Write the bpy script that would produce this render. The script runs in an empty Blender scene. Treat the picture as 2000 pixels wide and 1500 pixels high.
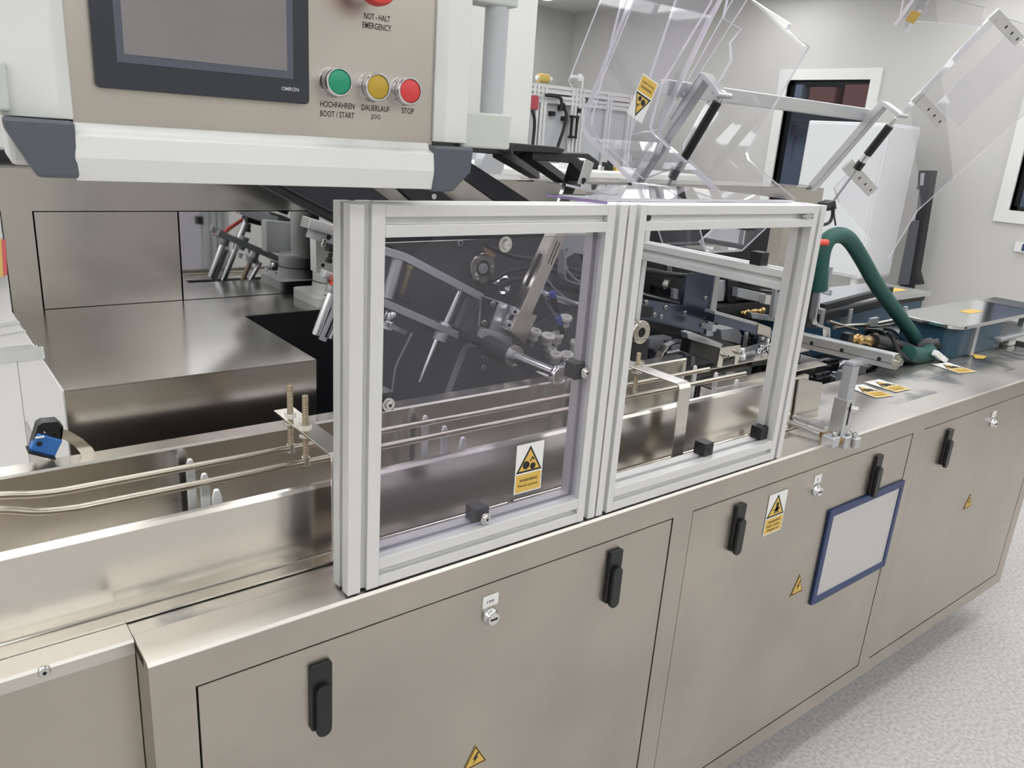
import bpy, bmesh, math, random
import numpy as np
from mathutils import Vector, Matrix
random.seed(4)
S = bpy.context.scene
COL = S.collection

# ---------------------------------------------------------------- camera, world, lights, exposure
F_PX = 1538.9
ROT = np.array([[0.7897, -0.6097, 0.0682], [-0.1339, -0.2798, -0.9507], [0.5987, 0.7416, -0.3025]])
_u, _s, _v = np.linalg.svd(ROT)
ROT = _u @ _v
CAM = np.array([0.0, -0.8, 1.48])
cam_data = bpy.data.cameras.new('camera')
cam_data.sensor_width = 36.0
cam_data.lens = F_PX / 2000.0 * 36.0
cam_data.clip_start = 0.02
cam = bpy.data.objects.new('camera', cam_data)
COL.objects.link(cam)
m = Matrix.Identity(4)
for i in range(3):
    m[i][0] = ROT[0][i]
    m[i][1] = -ROT[1][i]
    m[i][2] = -ROT[2][i]
    m[i][3] = CAM[i]
cam.matrix_world = m
S.camera = cam

S.view_settings.view_transform = 'Standard'
S.view_settings.look = 'None'
S.view_settings.gamma = 1.0
S.view_settings.use_curve_mapping = False
S.view_settings.exposure = 0.0
LAMP = 6.0              # radiance of the ceiling light diffusers
w = bpy.data.worlds.new('world')
S.world = w
w.use_nodes = True
w.node_tree.nodes['Background'].inputs[0].default_value = (0.8, 0.85, 0.9, 1)
w.node_tree.nodes['Background'].inputs[1].default_value = 0.3
S.cycles.max_bounces = 14
S.cycles.transparent_max_bounces = 32
S.cycles.glossy_bounces = 6
S.cycles.caustics_reflective = False
S.cycles.caustics_refractive = False
S.cycles.use_denoising = True


def at(px, py, X=None, Y=None, Z=None):
    """where the sight line of a photograph pixel meets a real plane (X, Y or Z constant)"""
    d = ROT.T @ np.array([(px - 1000) / F_PX, (py - 750) / F_PX, 1.0])
    for i, v in enumerate((X, Y, Z)):
        if v is not None:
            p = CAM + d * ((v - CAM[i]) / d[i])
            return Vector(p)


# ---------------------------------------------------------------- materials
def lin(c):
    return c / 12.92 if c <= 0.04045 else ((c + 0.055) / 1.055) ** 2.4


def rgb(r, g, b):
    return (lin(r / 255), lin(g / 255), lin(b / 255), 1.0)


def new_mat(name):
    mt = bpy.data.materials.new(name)
    mt.use_nodes = True
    nt = mt.node_tree
    nt.nodes.clear()
    out = nt.nodes.new('ShaderNodeOutputMaterial')
    return mt, nt, out


def principled(name, col, rough=0.5, metal=0.0, noise=0.0, nscale=40.0, stretch=(1, 1, 1), bump=0.0, rvar=0.0, emit=0.0, coat=0.0, spec=0.5, aniso=0.0):
    mt, nt, out = new_mat(name)
    b = nt.nodes.new('ShaderNodeBsdfPrincipled')
    nt.links.new(b.outputs[0], out.inputs[0])
    b.inputs['Base Color'].default_value = col
    b.inputs['Roughness'].default_value = rough
    b.inputs['Metallic'].default_value = metal
    b.inputs['Specular IOR Level'].default_value = spec
    b.inputs['Coat Weight'].default_value = coat
    b.inputs['Anisotropic'].default_value = aniso
    if emit:
        b.inputs['Emission Color'].default_value = col
        b.inputs['Emission Strength'].default_value = emit
    if noise or bump or rvar:
        tc = nt.nodes.new('ShaderNodeTexCoord')
        mp = nt.nodes.new('ShaderNodeMapping')
        mp.inputs['Scale'].default_value = stretch
        nz = nt.nodes.new('ShaderNodeTexNoise')
        nz.inputs['Scale'].default_value = nscale
        nz.inputs['Detail'].default_value = 5
        nt.links.new(tc.outputs['Object'], mp.inputs[0])
        nt.links.new(mp.outputs[0], nz.inputs[0])
        if noise:
            mx = nt.nodes.new('ShaderNodeMix')
            mx.data_type = 'RGBA'
            mx.inputs[6].default_value = tuple(c * (1 - noise) for c in col[:3]) + (1,)
            mx.inputs[7].default_value = tuple(min(1, c * (1 + noise)) for c in col[:3]) + (1,)
            nt.links.new(nz.outputs[0], mx.inputs[0])
            nt.links.new(mx.outputs[2], b.inputs['Base Color'])
        if rvar:
            mr = nt.nodes.new('ShaderNodeMapRange')
            mr.inputs[1].default_value = 0.3
            mr.inputs[2].default_value = 0.7
            mr.inputs[3].default_value = max(0.02, rough - rvar)
            mr.inputs[4].default_value = rough + rvar
            nt.links.new(nz.outputs[0], mr.inputs[0])
            nt.links.new(mr.outputs[0], b.inputs['Roughness'])
        if bump:
            bp = nt.nodes.new('ShaderNodeBump')
            bp.inputs['Strength'].default_value = bump
            bp.inputs['Distance'].default_value = 0.001
            nt.links.new(nz.outputs[0], bp.inputs['Height'])
            nt.links.new(bp.outputs[0], b.inputs['Normal'])
    return mt


def brushed(name, col, rough, grain, wear=0.12, blotch=5.0):
    """brushed stainless steel: fine grain along one axis, broad smudges of wear"""
    mt, nt, out = new_mat(name)
    b = nt.nodes.new('ShaderNodeBsdfPrincipled')
    nt.links.new(b.outputs[0], out.inputs[0])
    b.inputs['Metallic'].default_value = 1.0
    tc = nt.nodes.new('ShaderNodeTexCoord')
    mp = nt.nodes.new('ShaderNodeMapping')
    mp.inputs['Scale'].default_value = grain
    g = nt.nodes.new('ShaderNodeTexNoise')
    g.inputs['Scale'].default_value = 60
    g.inputs['Detail'].default_value = 3
    nt.links.new(tc.outputs['Object'], mp.inputs[0])
    nt.links.new(mp.outputs[0], g.inputs[0])
    n2 = nt.nodes.new('ShaderNodeTexNoise')
    n2.inputs['Scale'].default_value = blotch
    n2.inputs['Detail'].default_value = 3
    n2.inputs['Roughness'].default_value = 0.45
    nt.links.new(tc.outputs['Object'], n2.inputs[0])
    mx = nt.nodes.new('ShaderNodeMix')
    mx.data_type = 'RGBA'
    mx.inputs[6].default_value = tuple(c * (1 - wear) for c in col[:3]) + (1,)
    mx.inputs[7].default_value = tuple(min(1, c * (1 + wear)) for c in col[:3]) + (1,)
    ad = nt.nodes.new('ShaderNodeMath')
    ad.operation = 'MULTIPLY_ADD'
    ad.inputs[1].default_value = 0.18
    nt.links.new(g.outputs[0], ad.inputs[0])
    ml = nt.nodes.new('ShaderNodeMath')
    ml.operation = 'MULTIPLY'
    ml.inputs[1].default_value = 0.82
    nt.links.new(n2.outputs[0], ml.inputs[0])
    nt.links.new(ml.outputs[0], ad.inputs[2])
    cr = nt.nodes.new('ShaderNodeMapRange')
    cr.inputs[1].default_value = 0.2
    cr.inputs[2].default_value = 0.8
    nt.links.new(ad.outputs[0], cr.inputs[0])
    nt.links.new(cr.outputs[0], mx.inputs[0])
    nt.links.new(mx.outputs[2], b.inputs['Base Color'])
    mr = nt.nodes.new('ShaderNodeMapRange')
    mr.inputs[1].default_value = 0.15
    mr.inputs[2].default_value = 0.85
    mr.inputs[3].default_value = rough * 0.8
    mr.inputs[4].default_value = rough * 1.25
    nt.links.new(n2.outputs[0], mr.inputs[0])
    nt.links.new(mr.outputs[0], b.inputs['Roughness'])
    return mt


def smeared(src):
    """the same steel with broad bluish grey smears rubbed into it"""
    mt = src.copy()
    mt.name = 'smeared_table_steel'
    nt = mt.node_tree
    b = next(n for n in nt.nodes if n.type == 'BSDF_PRINCIPLED')
    old = b.inputs['Base Color'].links[0].from_socket
    tc = next(n for n in nt.nodes if n.type == 'TEX_COORD')
    nz = nt.nodes.new('ShaderNodeTexNoise')
    nz.inputs['Scale'].default_value = 6.5
    nz.inputs['Detail'].default_value = 4
    nt.links.new(tc.outputs['Object'], nz.inputs[0])
    mr = nt.nodes.new('ShaderNodeMapRange')
    mr.inputs[1].default_value = 0.5
    mr.inputs[2].default_value = 0.6
    nt.links.new(nz.outputs[0], mr.inputs[0])
    mx = nt.nodes.new('ShaderNodeMix')
    mx.data_type = 'RGBA'
    mx.blend_type = 'MULTIPLY'
    mx.inputs[7].default_value = (0.42, 0.45, 0.5, 1)
    nt.links.new(mr.outputs[0], mx.inputs[0])
    nt.links.new(old, mx.inputs[6])
    nt.links.new(mx.outputs[2], b.inputs['Base Color'])
    return mt


def sheet_glass(name, tint, gloss_rough=0.02, haze=0.0, haze_col=(0.8, 0.8, 0.85, 1), refl=1.0):
    """thin clear plastic sheet: see-through with a Fresnel sheen and a little haze"""
    mt, nt, out = new_mat(name)
    tr = nt.nodes.new('ShaderNodeBsdfTransparent')
    tr.inputs[0].default_value = tint
    gl = nt.nodes.new('ShaderNodeBsdfGlossy')
    gl.inputs['Roughness'].default_value = gloss_rough
    gl.inputs[0].default_value = (1, 1, 1, 1)
    fr = nt.nodes.new('ShaderNodeFresnel')
    fr.inputs[0].default_value = 1.49
    fm = nt.nodes.new('ShaderNodeMath')
    fm.operation = 'MULTIPLY'
    fm.inputs[1].default_value = refl
    ge = nt.nodes.new('ShaderNodeNewGeometry')
    iv = nt.nodes.new('ShaderNodeMath')
    iv.operation = 'SUBTRACT'
    iv.inputs[0].default_value = 1.0
    nt.links.new(ge.outputs['Backfacing'], iv.inputs[1])
    fb = nt.nodes.new('ShaderNodeMath')
    fb.operation = 'MULTIPLY'
    nt.links.new(fr.outputs[0], fb.inputs[0])
    nt.links.new(iv.outputs[0], fb.inputs[1])
    nt.links.new(fb.outputs[0], fm.inputs[0])
    mix = nt.nodes.new('ShaderNodeMixShader')
    base = tr
    if haze:
        df = nt.nodes.new('ShaderNodeBsdfDiffuse')
        df.inputs[0].default_value = haze_col
        tl = nt.nodes.new('ShaderNodeBsdfTranslucent')
        tl.inputs[0].default_value = haze_col
        dm = nt.nodes.new('ShaderNodeMixShader')
        dm.inputs[0].default_value = 0.5
        nt.links.new(df.outputs[0], dm.inputs[1])
        nt.links.new(tl.outputs[0], dm.inputs[2])
        hm = nt.nodes.new('ShaderNodeMixShader')
        hm.inputs[0].default_value = haze
        nt.links.new(tr.outputs[0], hm.inputs[1])
        nt.links.new(dm.outputs[0], hm.inputs[2])
        base = hm
    nt.links.new(fm.outputs[0], mix.inputs[0])
    nt.links.new(base.outputs[0], mix.inputs[1])
    nt.links.new(gl.outputs[0], mix.inputs[2])
    nt.links.new(mix.outputs[0], out.inputs[0])
    return mt


def floor_material():
    mt, nt, out = new_mat('speckled_vinyl')
    b = nt.nodes.new('ShaderNodeBsdfPrincipled')
    nt.links.new(b.outputs[0], out.inputs[0])
    b.inputs['Roughness'].default_value = 0.45
    tc = nt.nodes.new('ShaderNodeTexCoord')
    v = nt.nodes.new('ShaderNodeTexVoronoi')
    v.inputs['Scale'].default_value = 260
    n = nt.nodes.new('ShaderNodeTexNoise')
    n.inputs['Scale'].default_value = 90
    n.inputs['Detail'].default_value = 4
    nt.links.new(tc.outputs['Object'], v.inputs[0])
    nt.links.new(tc.outputs['Object'], n.inputs[0])
    r1 = nt.nodes.new('ShaderNodeValToRGB')
    r1.color_ramp.elements[0].position = 0.05
    r1.color_ramp.elements[0].color = rgb(184, 180, 177)
    r1.color_ramp.elements[1].position = 0.22
    r1.color_ramp.elements[1].color = rgb(206, 203, 201)
    nt.links.new(v.outputs['Distance'], r1.inputs[0])
    r2 = nt.nodes.new('ShaderNodeValToRGB')
    r2.color_ramp.elements[0].position = 0.35
    r2.color_ramp.elements[0].color = (0.72, 0.71, 0.71, 1)
    r2.color_ramp.elements[1].position = 0.6
    r2.color_ramp.elements[1].color = (1, 1, 1, 1)
    nt.links.new(n.outputs[0], r2.inputs[0])
    mx = nt.nodes.new('ShaderNodeMix')
    mx.data_type = 'RGBA'
    mx.blend_type = 'MULTIPLY'
    mx.inputs[0].default_value = 1
    nt.links.new(r1.outputs[0], mx.inputs[6])
    nt.links.new(r2.outputs[0], mx.inputs[7])
    nt.links.new(mx.outputs[2], b.inputs['Base Color'])
    return mt


M = {}
M['floor'] = floor_material()
M['wall'] = principled('painted_wall', rgb(200, 199, 194), 0.6, noise=0.02, nscale=3)
M['ceiling'] = principled('ceiling_tile', rgb(214, 214, 212), 0.8)
M['lamp'] = principled('lamp_diffuser', (0.985, 0.995, 1.0, 1), 0.6, emit=LAMP)
M['black'] = principled('black_plastic', rgb(22, 23, 26), 0.38)
M['blackmat'] = principled('black_coated_metal', rgb(34, 35, 38), 0.5)
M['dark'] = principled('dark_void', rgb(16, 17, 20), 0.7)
M['darkplate'] = principled('anodised_grey_plate', rgb(92, 92, 97), 0.42, metal=0.35, noise=0.1, nscale=4)
M['darksteel'] = principled('blackened_steel', rgb(62, 63, 68), 0.35, metal=0.7, noise=0.12, nscale=8)
M['steel_front'] = brushed('brushed_steel_doors', rgb(188, 182, 172), 0.34, (0.4, 0.4, 14), 0.16, 5)
M['steel'] = brushed('brushed_steel', rgb(214, 209, 201), 0.2, (0.3, 8, 8), 0.06, 5)
M['steel_top'] = brushed('worn_table_steel', rgb(210, 206, 200), 0.33, (0.3, 8, 8), 0.16, 6)
M['steel_table'] = smeared(M['steel_top'])
M['steel_dark'] = brushed('dull_cover_steel', rgb(200, 196, 190), 0.19, (0.3, 8, 8), 0.08, 4)
M['mirror'] = principled('polished_steel', rgb(205, 206, 208), 0.035, metal=1.0)
M['alu'] = principled('anodised_aluminium', rgb(226, 226, 226), 0.42, metal=0.35, noise=0.03, nscale=20)
M['alu_bright'] = principled('machined_aluminium', rgb(204, 205, 208), 0.3, metal=0.85, noise=0.05, nscale=30, stretch=(1, 1, 6))
M['alu_grey'] = principled('cast_grey_metal', rgb(184, 186, 190), 0.4, metal=0.4, noise=0.08, nscale=18)
M['chrome'] = principled('chrome', rgb(224, 225, 228), 0.17, metal=1.0)
M['zinc'] = principled('zinc_screw', rgb(208, 207, 203), 0.25, metal=0.95)
M['brass'] = principled('brass', rgb(184, 154, 104), 0.3, metal=0.95)
M['bronze'] = principled('bronze_thread', rgb(166, 152, 130), 0.4, metal=0.8)
M['white'] = principled('white_lacquer', rgb(226, 227, 224), 0.42)
M['white_gloss'] = principled('white_gloss_panel', rgb(224, 224, 221), 0.22)
M['white_paint'] = principled('white_casting', rgb(216, 217, 214), 0.4)
M['grey_handle'] = principled('grey_handle_casting', rgb(202, 207, 200), 0.5, noise=0.06, nscale=14)
M['grey_corner'] = principled('slate_corner_plastic', rgb(86, 91, 100), 0.4)
M['bezel'] = principled('dark_bezel', rgb(46, 49, 58), 0.4)
M['bezel2'] = principled('screen_border', rgb(84, 90, 102), 0.35)
M['screen'] = principled('dusty_screen', rgb(134, 129, 131), 0.3, noise=0.14, nscale=14)
M['panel_steel'] = brushed('panel_steel', rgb(196, 190, 182), 0.34, (0.3, 0.3, 10), 0.05, 6)
M['green'] = principled('green_button', rgb(32, 150, 116), 0.45)
M['yellow'] = principled('yellow_button', rgb(190, 158, 52), 0.45)
M['red'] = principled('red_button', rgb(214, 66, 66), 0.45)
M['ink'] = principled('black_print', rgb(28, 28, 30), 0.6)
M['pale_ink'] = principled('pale_print', rgb(208, 210, 214), 0.5)
M['label_white'] = principled('label_white', rgb(236, 236, 234), 0.5)
M['label_yellow'] = principled('label_yellow', rgb(222, 184, 88), 0.5)
M['nylon'] = principled('white_nylon', rgb(250, 250, 248), 0.4)
M['rail_steel'] = principled('guide_rail_steel', rgb(182, 174, 162), 0.24, metal=1.0)
M['blue_steel'] = principled('blued_plate', rgb(98, 106, 124), 0.22, metal=0.85, noise=0.2, nscale=9)
M['lid_steel'] = principled('polished_lid', rgb(214, 215, 220), 0.12, metal=1.0)
M['silicone'] = principled('milky_silicone', rgb(228, 226, 220), 0.35)
M['blue_sensor'] = principled('blue_sensor_plastic', rgb(66, 124, 200), 0.4)
M['blue_ring'] = principled('blue_fitting', rgb(70, 92, 190), 0.4)
M['navy'] = principled('navy_frame', rgb(46, 62, 104), 0.45)
M['paper'] = principled('grey_film', rgb(196, 194, 194), 0.4, noise=0.03, nscale=6)
M['bluebox'] = principled('petrol_blue_paint', rgb(50, 82, 104), 0.28)
M['hose'] = principled('green_hose', rgb(28, 82, 74), 0.55, bump=0.25, nscale=160)
M['hose_end'] = principled('grey_hose_cuff', rgb(92, 92, 94), 0.6)
M['rubber'] = principled('black_rubber', rgb(26, 27, 30), 0.5)
M['orange'] = principled('red_orange_plastic', rgb(226, 78, 62), 0.45)
M['pvc'] = sheet_glass('clear_tube', (0.92, 0.93, 0.95, 1), 0.05, 0.35)
M['acrylic'] = sheet_glass('clear_acrylic', (0.965, 0.962, 0.975, 1), 0.02, 0.04, (0.82, 0.81, 0.87, 1), refl=1.3)
M['acrylic_tint'] = sheet_glass('tinted_acrylic', (0.85, 0.84, 0.88, 1), 0.02, 0.04, (0.62, 0.61, 0.67, 1), refl=0.9)
M['acrylic_edge'] = sheet_glass('polished_acrylic_edge', (0.84, 0.82, 0.92, 1), 0.06, 0.7, (0.9, 0.88, 0.97, 1), refl=2.5)
M['acrylic_purple'] = sheet_glass('violet_acrylic_edge', (0.45, 0.35, 0.6, 1), 0.06, 0.7, (0.33, 0.24, 0.46, 1))
M['window_glass'] = sheet_glass('window_glass', (0.86, 0.9, 0.93, 1), 0.0)
M['foam_yellow'] = principled('yellow_foam', rgb(214, 184, 104), 0.8)
M['pink'] = principled('dull_red_cover', rgb(170, 70, 80), 0.5)
M['blue_door'] = principled('blue_door_paint', rgb(70, 112, 184), 0.5)
M['brick'] = principled('dull_red_brick', rgb(112, 72, 68), 0.8)
M['corridor'] = principled('corridor_wall', rgb(112, 122, 142), 0.7)
M['whiteboard'] = principled('white_board', rgb(230, 232, 234), 0.25)
M['blackskirt'] = principled('black_skirting', rgb(28, 29, 33), 0.5)
M['grey_panel'] = principled('pale_grey_panel', rgb(190, 192, 196), 0.4)
M['slate_panel'] = principled('slate_grey_panel', rgb(84, 86, 92), 0.5)
M['cream'] = principled('cream_roll', rgb(224, 212, 184), 0.7)


# ---------------------------------------------------------------- mesh building
class MB:
    """collects solids in world coordinates; build() links them as ONE mesh object"""

    def __init__(self):
        self.v = []
        self.f = []
        self.mi = []
        self.sm = []

    def add(self, verts, faces, mat=0, smooth=False):
        o = len(self.v)
        self.v += [tuple(p) for p in verts]
        self.f += [tuple(i + o for i in f) for f in faces]
        self.mi += [mat] * len(faces)
        self.sm += [smooth] * len(faces)
        return self

    def box(self, x0, x1, y0, y1, z0, z1, mat=0):
        v = [(x, y, z) for x in (x0, x1) for y in (y0, y1) for z in (z0, z1)]
        f = [(0, 1, 3, 2), (4, 6, 7, 5), (0, 4, 5, 1), (2, 3, 7, 6), (0, 2, 6, 4), (1, 5, 7, 3)]
        return self.add(v, f, mat)

    def obox(self, c, a, b, n, mat=0):
        """box about c with half-vectors a, b, n"""
        c, a, b, n = Vector(c), Vector(a), Vector(b), Vector(n)
        v = [c + i * a + j * b + k * n for i in (-1, 1) for j in (-1, 1) for k in (-1, 1)]
        f = [(0, 1, 3, 2), (4, 6, 7, 5), (0, 4, 5, 1), (2, 3, 7, 6), (0, 2, 6, 4), (1, 5, 7, 3)]
        return self.add(v, f, mat)

    def prism(self, poly, ext, mat=0, side_mat=None, back=None):
        """polygon swept by a vector"""
        ext = Vector(ext)
        a = [Vector(p) for p in poly]
        n = len(a)
        v = a + [p + ext for p in a]
        self.add(v, [tuple(range(n)), tuple(range(2 * n - 1, n - 1, -1))], mat)
        o = len(self.v) - 2 * n
        s = [(o + i, o + n + i, o + n + (i + 1) % n, o + (i + 1) % n) for i in range(n)]
        self.f += s
        self.mi += list(side_mat) if isinstance(side_mat, (list, tuple)) else [mat if side_mat is None else side_mat] * n
        self.sm += [False] * n
        return self

    def cyl(self, p0, p1, r, n=20, mat=0, r1=None, cap=True):
        p0, p1 = Vector(p0), Vector(p1)
        r1 = r if r1 is None else r1
        ax = (p1 - p0).normalized()
        t = Vector((0, 0, 1)) if abs(ax.z) < 0.9 else Vector((1, 0, 0))
        a = ax.cross(t).normalized()
        b = ax.cross(a)
        ring = lambda p, q: [p + q * (math.cos(2 * math.pi * i / n) * a + math.sin(2 * math.pi * i / n) * b) for i in range(n)]
        self.add(ring(p0, r) + ring(p1, r1), [(i, (i + 1) % n, n + (i + 1) % n, n + i) for i in range(n)], mat, True)
        if cap:
            self.add(ring(p0, r), [tuple(range(n))], mat)
            self.add(ring(p1, r1), [tuple(range(n - 1, -1, -1))], mat)
        return self

    def lathe(self, p0, axis, prof, n=24, mat=0):
        """prof: (distance along axis, radius) pairs"""
        p0, ax = Vector(p0), Vector(axis).normalized()
        t = Vector((0, 0, 1)) if abs(ax.z) < 0.9 else Vector((1, 0, 0))
        a = ax.cross(t).normalized()
        b = ax.cross(a)
        v = []
        for (h, r) in prof:
            v += [p0 + ax * h + max(r, 1e-5) * (math.cos(2 * math.pi * i / n) * a + math.sin(2 * math.pi * i / n) * b) for i in range(n)]
        f = []
        for k in range(len(prof) - 1):
            f += [(k * n + i, k * n + (i + 1) % n, (k + 1) * n + (i + 1) % n, (k + 1) * n + i) for i in range(n)]
        return self.add(v, f, mat, True)

    def tube(self, pts, r, n=10, mat=0, sub=6, smooth=True):
        p = [Vector(q) for q in pts]
        if smooth and len(p) > 2:
            q = [p[0] * 2 - p[1]] + p + [p[-1] * 2 - p[-2]]
            out = []
            for i in range(1, len(q) - 2):
                for k in range(sub):
                    t = k / sub
                    out.append(0.5 * ((2 * q[i]) + (-q[i - 1] + q[i + 1]) * t + (2 * q[i - 1] - 5 * q[i] + 4 * q[i + 1] - q[i + 2]) * t * t
                                      + (-q[i - 1] + 3 * q[i] - 3 * q[i + 1] + q[i + 2]) * t ** 3))
            p = out + [p[-1]]
        v = []
        t0 = (p[1] - p[0]).normalized()
        up = Vector((0, 0, 1)) if abs(t0.z) < 0.9 else Vector((1, 0, 0))
        a = t0.cross(up).normalized()
        for i, c in enumerate(p):
            t = (p[min(i + 1, len(p) - 1)] - p[max(i - 1, 0)]).normalized()
            a = (a - a.dot(t) * t).normalized()
            b = t.cross(a)
            v += [c + r * (math.cos(2 * math.pi * k / n) * a + math.sin(2 * math.pi * k / n) * b) for k in range(n)]
        L = len(p)
        self.add(v, [(i * n + k, i * n + (k + 1) % n, (i + 1) * n + (k + 1) % n, (i + 1) * n + k) for i in range(L - 1) for k in range(n)], mat, True)
        self.add(v[:n], [tuple(range(n - 1, -1, -1))], mat)
        self.add(v[-n:], [tuple(range(n))], mat)
        return self

    def strip(self, path, t, side, w, mat=0, edge_mat=None):
        """bent flat strip: path = 3-D centre points of one face edge, thickness t along the path normal, width vector side*w"""
        p = [Vector(q) for q in path]
        s = Vector(side).normalized()
        off = []
        for i in range(len(p)):
            a = (p[i] - p[i - 1]).normalized() if i else (p[1] - p[0]).normalized()
            b = (p[i + 1] - p[i]).normalized() if i < len(p) - 1 else a
            na, nb = s.cross(a), s.cross(b)
            nn = (na + nb)
            nn = nn / max(0.3, nn.length_squared) * 2
            off.append(p[i] + nn * t)
        poly = p + off[::-1]
        n = len(p)
        e = s * w
        v = poly + [q + e for q in poly]
        N = 2 * n
        em = mat if edge_mat is None else edge_mat
        for i in range(n - 1):
            a, b, c, d = i, i + 1, N - 2 - i, N - 1 - i
            self.add([v[a], v[b], v[c], v[d]], [(0, 1, 2, 3)], em)
            self.add([v[a + N], v[d + N], v[c + N], v[b + N]], [(0, 1, 2, 3)], em)
            self.add([v[a], v[a + N], v[b + N], v[b]], [(0, 1, 2, 3)], mat)
            self.add([v[d], v[c], v[c + N], v[d + N]], [(0, 1, 2, 3)], mat)
        for a, d in ((0, N - 1), (n - 1, n)):
            self.add([v[a], v[d], v[d + N], v[a + N]], [(0, 1, 2, 3)], em)
        return self

    def build(self, name, mats, parent=None, bevel=0.0, weld=True):
        if not isinstance(mats, (list, tuple)):
            mats = [mats]
        inv = WORLD[parent.name].inverted() if parent is not None else Matrix.Identity(4)
        me = bpy.data.meshes.new(name)
        me.from_pydata([tuple(inv @ Vector(p)) for p in self.v], [], self.f)
        for k in mats:
            me.materials.append(M[k] if isinstance(k, str) else k)
        me.polygons.foreach_set('material_index', self.mi)
        me.polygons.foreach_set('use_smooth', self.sm)
        bm = bmesh.new()
        bm.from_mesh(me)
        bmesh.ops.remove_doubles(bm, verts=bm.verts, dist=1e-6)
        bmesh.ops.recalc_face_normals(bm, faces=bm.faces)
        bm.to_mesh(me)
        bm.free()
        if any(self.sm):
            me.set_sharp_from_angle(angle=math.radians(40))
        me.update()
        o = bpy.data.objects.new(name, me)
        COL.objects.link(o)
        if parent is not None:
            o.parent = parent
            WORLD[o.name] = WORLD[parent.name]
        else:
            WORLD[o.name] = Matrix.Identity(4)
        if bevel:
            bv = o.modifiers.new('edge', 'BEVEL')
            bv.width = bevel
            bv.segments = 2
            bv.limit_method = 'ANGLE'
            bv.angle_limit = math.radians(40)
        return o


WORLD = {}


def tag(o, label, cat, group=None, kind=None):
    o['label'] = label
    o['category'] = cat
    if group:
        o['group'] = group
    if kind:
        o['kind'] = kind
    return o


def thing(name, label, cat, loc, group=None, mat=None):
    o = bpy.data.objects.new(name, None)
    COL.objects.link(o)
    o.empty_display_size = 0.05
    mw = Matrix.Translation(Vector(loc)) if mat is None else mat
    o.matrix_world = mw
    WORLD[o.name] = mw
    return tag(o, label, cat, group)


def struct(name, mb, mats, parent=None, bevel=0.0):
    o = mb.build(name, mats, parent, bevel)
    if parent is None:
        o['kind'] = 'structure'
    return o


def solo(name, mb, mats, label, cat, group=None, bevel=0.0):
    """a thing that is one mesh, with its origin at its own base"""
    xs = np.array(mb.v)
    c = Vector(((xs[:, 0].min() + xs[:, 0].max()) / 2, (xs[:, 1].min() + xs[:, 1].max()) / 2, xs[:, 2].min()))
    mb.v = [tuple(Vector(p) - c) for p in mb.v]
    o = mb.build(name, mats, None, bevel)
    o.location = c
    WORLD[o.name] = Matrix.Translation(c)
    return tag(o, label, cat, group)


# ---- lettering: outlines from the built-in font, fitted to a box and laid on a plane
def text_geo(s):
    cu = bpy.data.curves.new('lettering', 'FONT')
    cu.body = s
    cu.resolution_u = 3
    cu.offset = 0.012
    o = bpy.data.objects.new('lettering', cu)
    COL.objects.link(o)
    bpy.context.view_layer.update()
    dg = bpy.context.evaluated_depsgraph_get()
    me = bpy.data.meshes.new_from_object(o.evaluated_get(dg))
    v = [(p.co.x, p.co.y) for p in me.vertices]
    f = [tuple(p.vertices) for p in me.polygons]
    bpy.data.objects.remove(o)
    bpy.data.curves.remove(cu)
    bpy.data.meshes.remove(me)
    return v, f


class Frame:
    """a flat working plane: origin, right, up, outward"""

    def __init__(self, o, u, v):
        self.o, self.u, self.v = Vector(o), Vector(u).normalized(), Vector(v).normalized()
        self.n = self.u.cross(self.v).normalized()

    def p(self, x, y, z=0.0):
        return self.o + self.u * x + self.v * y + self.n * z


def put_text(mb, fr, s, cx, cy, wd, ht, z, mat):
    v, f = text_geo(s)
    a = np.array(v)
    lo, hi = a.min(0), a.max(0)
    sx, sy = wd / (hi[0] - lo[0]), ht / (hi[1] - lo[1])
    mid = (lo + hi) / 2
    mb.add([fr.p(cx + (x - mid[0]) * sx, cy + (y - mid[1]) * sy, z) for x, y in v], f, mat)


def put_poly(mb, fr, pts, z, mat, th=0.0003):
    mb.prism([fr.p(x, y, z) for x, y in pts], fr.n * th, mat)


def rect(x0, x1, y0, y1):
    return [(x0, y0), (x1, y0), (x1, y1), (x0, y1)]


def disc(cx, cy, r, n=16):
    return [(cx + r * math.cos(2 * math.pi * i / n), cy + r * math.sin(2 * math.pi * i / n)) for i in range(n)]


def tri(cx, y0, wd, ht):
    return [(cx - wd / 2, y0), (cx + wd / 2, y0), (cx, y0 + ht)]


def rounded(x0, x1, y0, y1, r, n=5):
    out = []
    for cx, cy, a0 in ((x1 - r, y0 + r, -90), (x1 - r, y1 - r, 0), (x0 + r, y1 - r, 90), (x0 + r, y0 + r, 180)):
        out += [(cx + r * math.cos(math.radians(a0 + 90 * i / n)), cy + r * math.sin(math.radians(a0 + 90 * i / n))) for i in range(n + 1)]
    return out


STICK = ['label_white', 'label_yellow', 'ink']
BOLT = [(0.12, 1.0), (-0.2, 0.45), (-0.02, 0.45), (-0.16, 0.0), (0.24, 0.58), (0.06, 0.58), (0.3, 1.0)]


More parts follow.
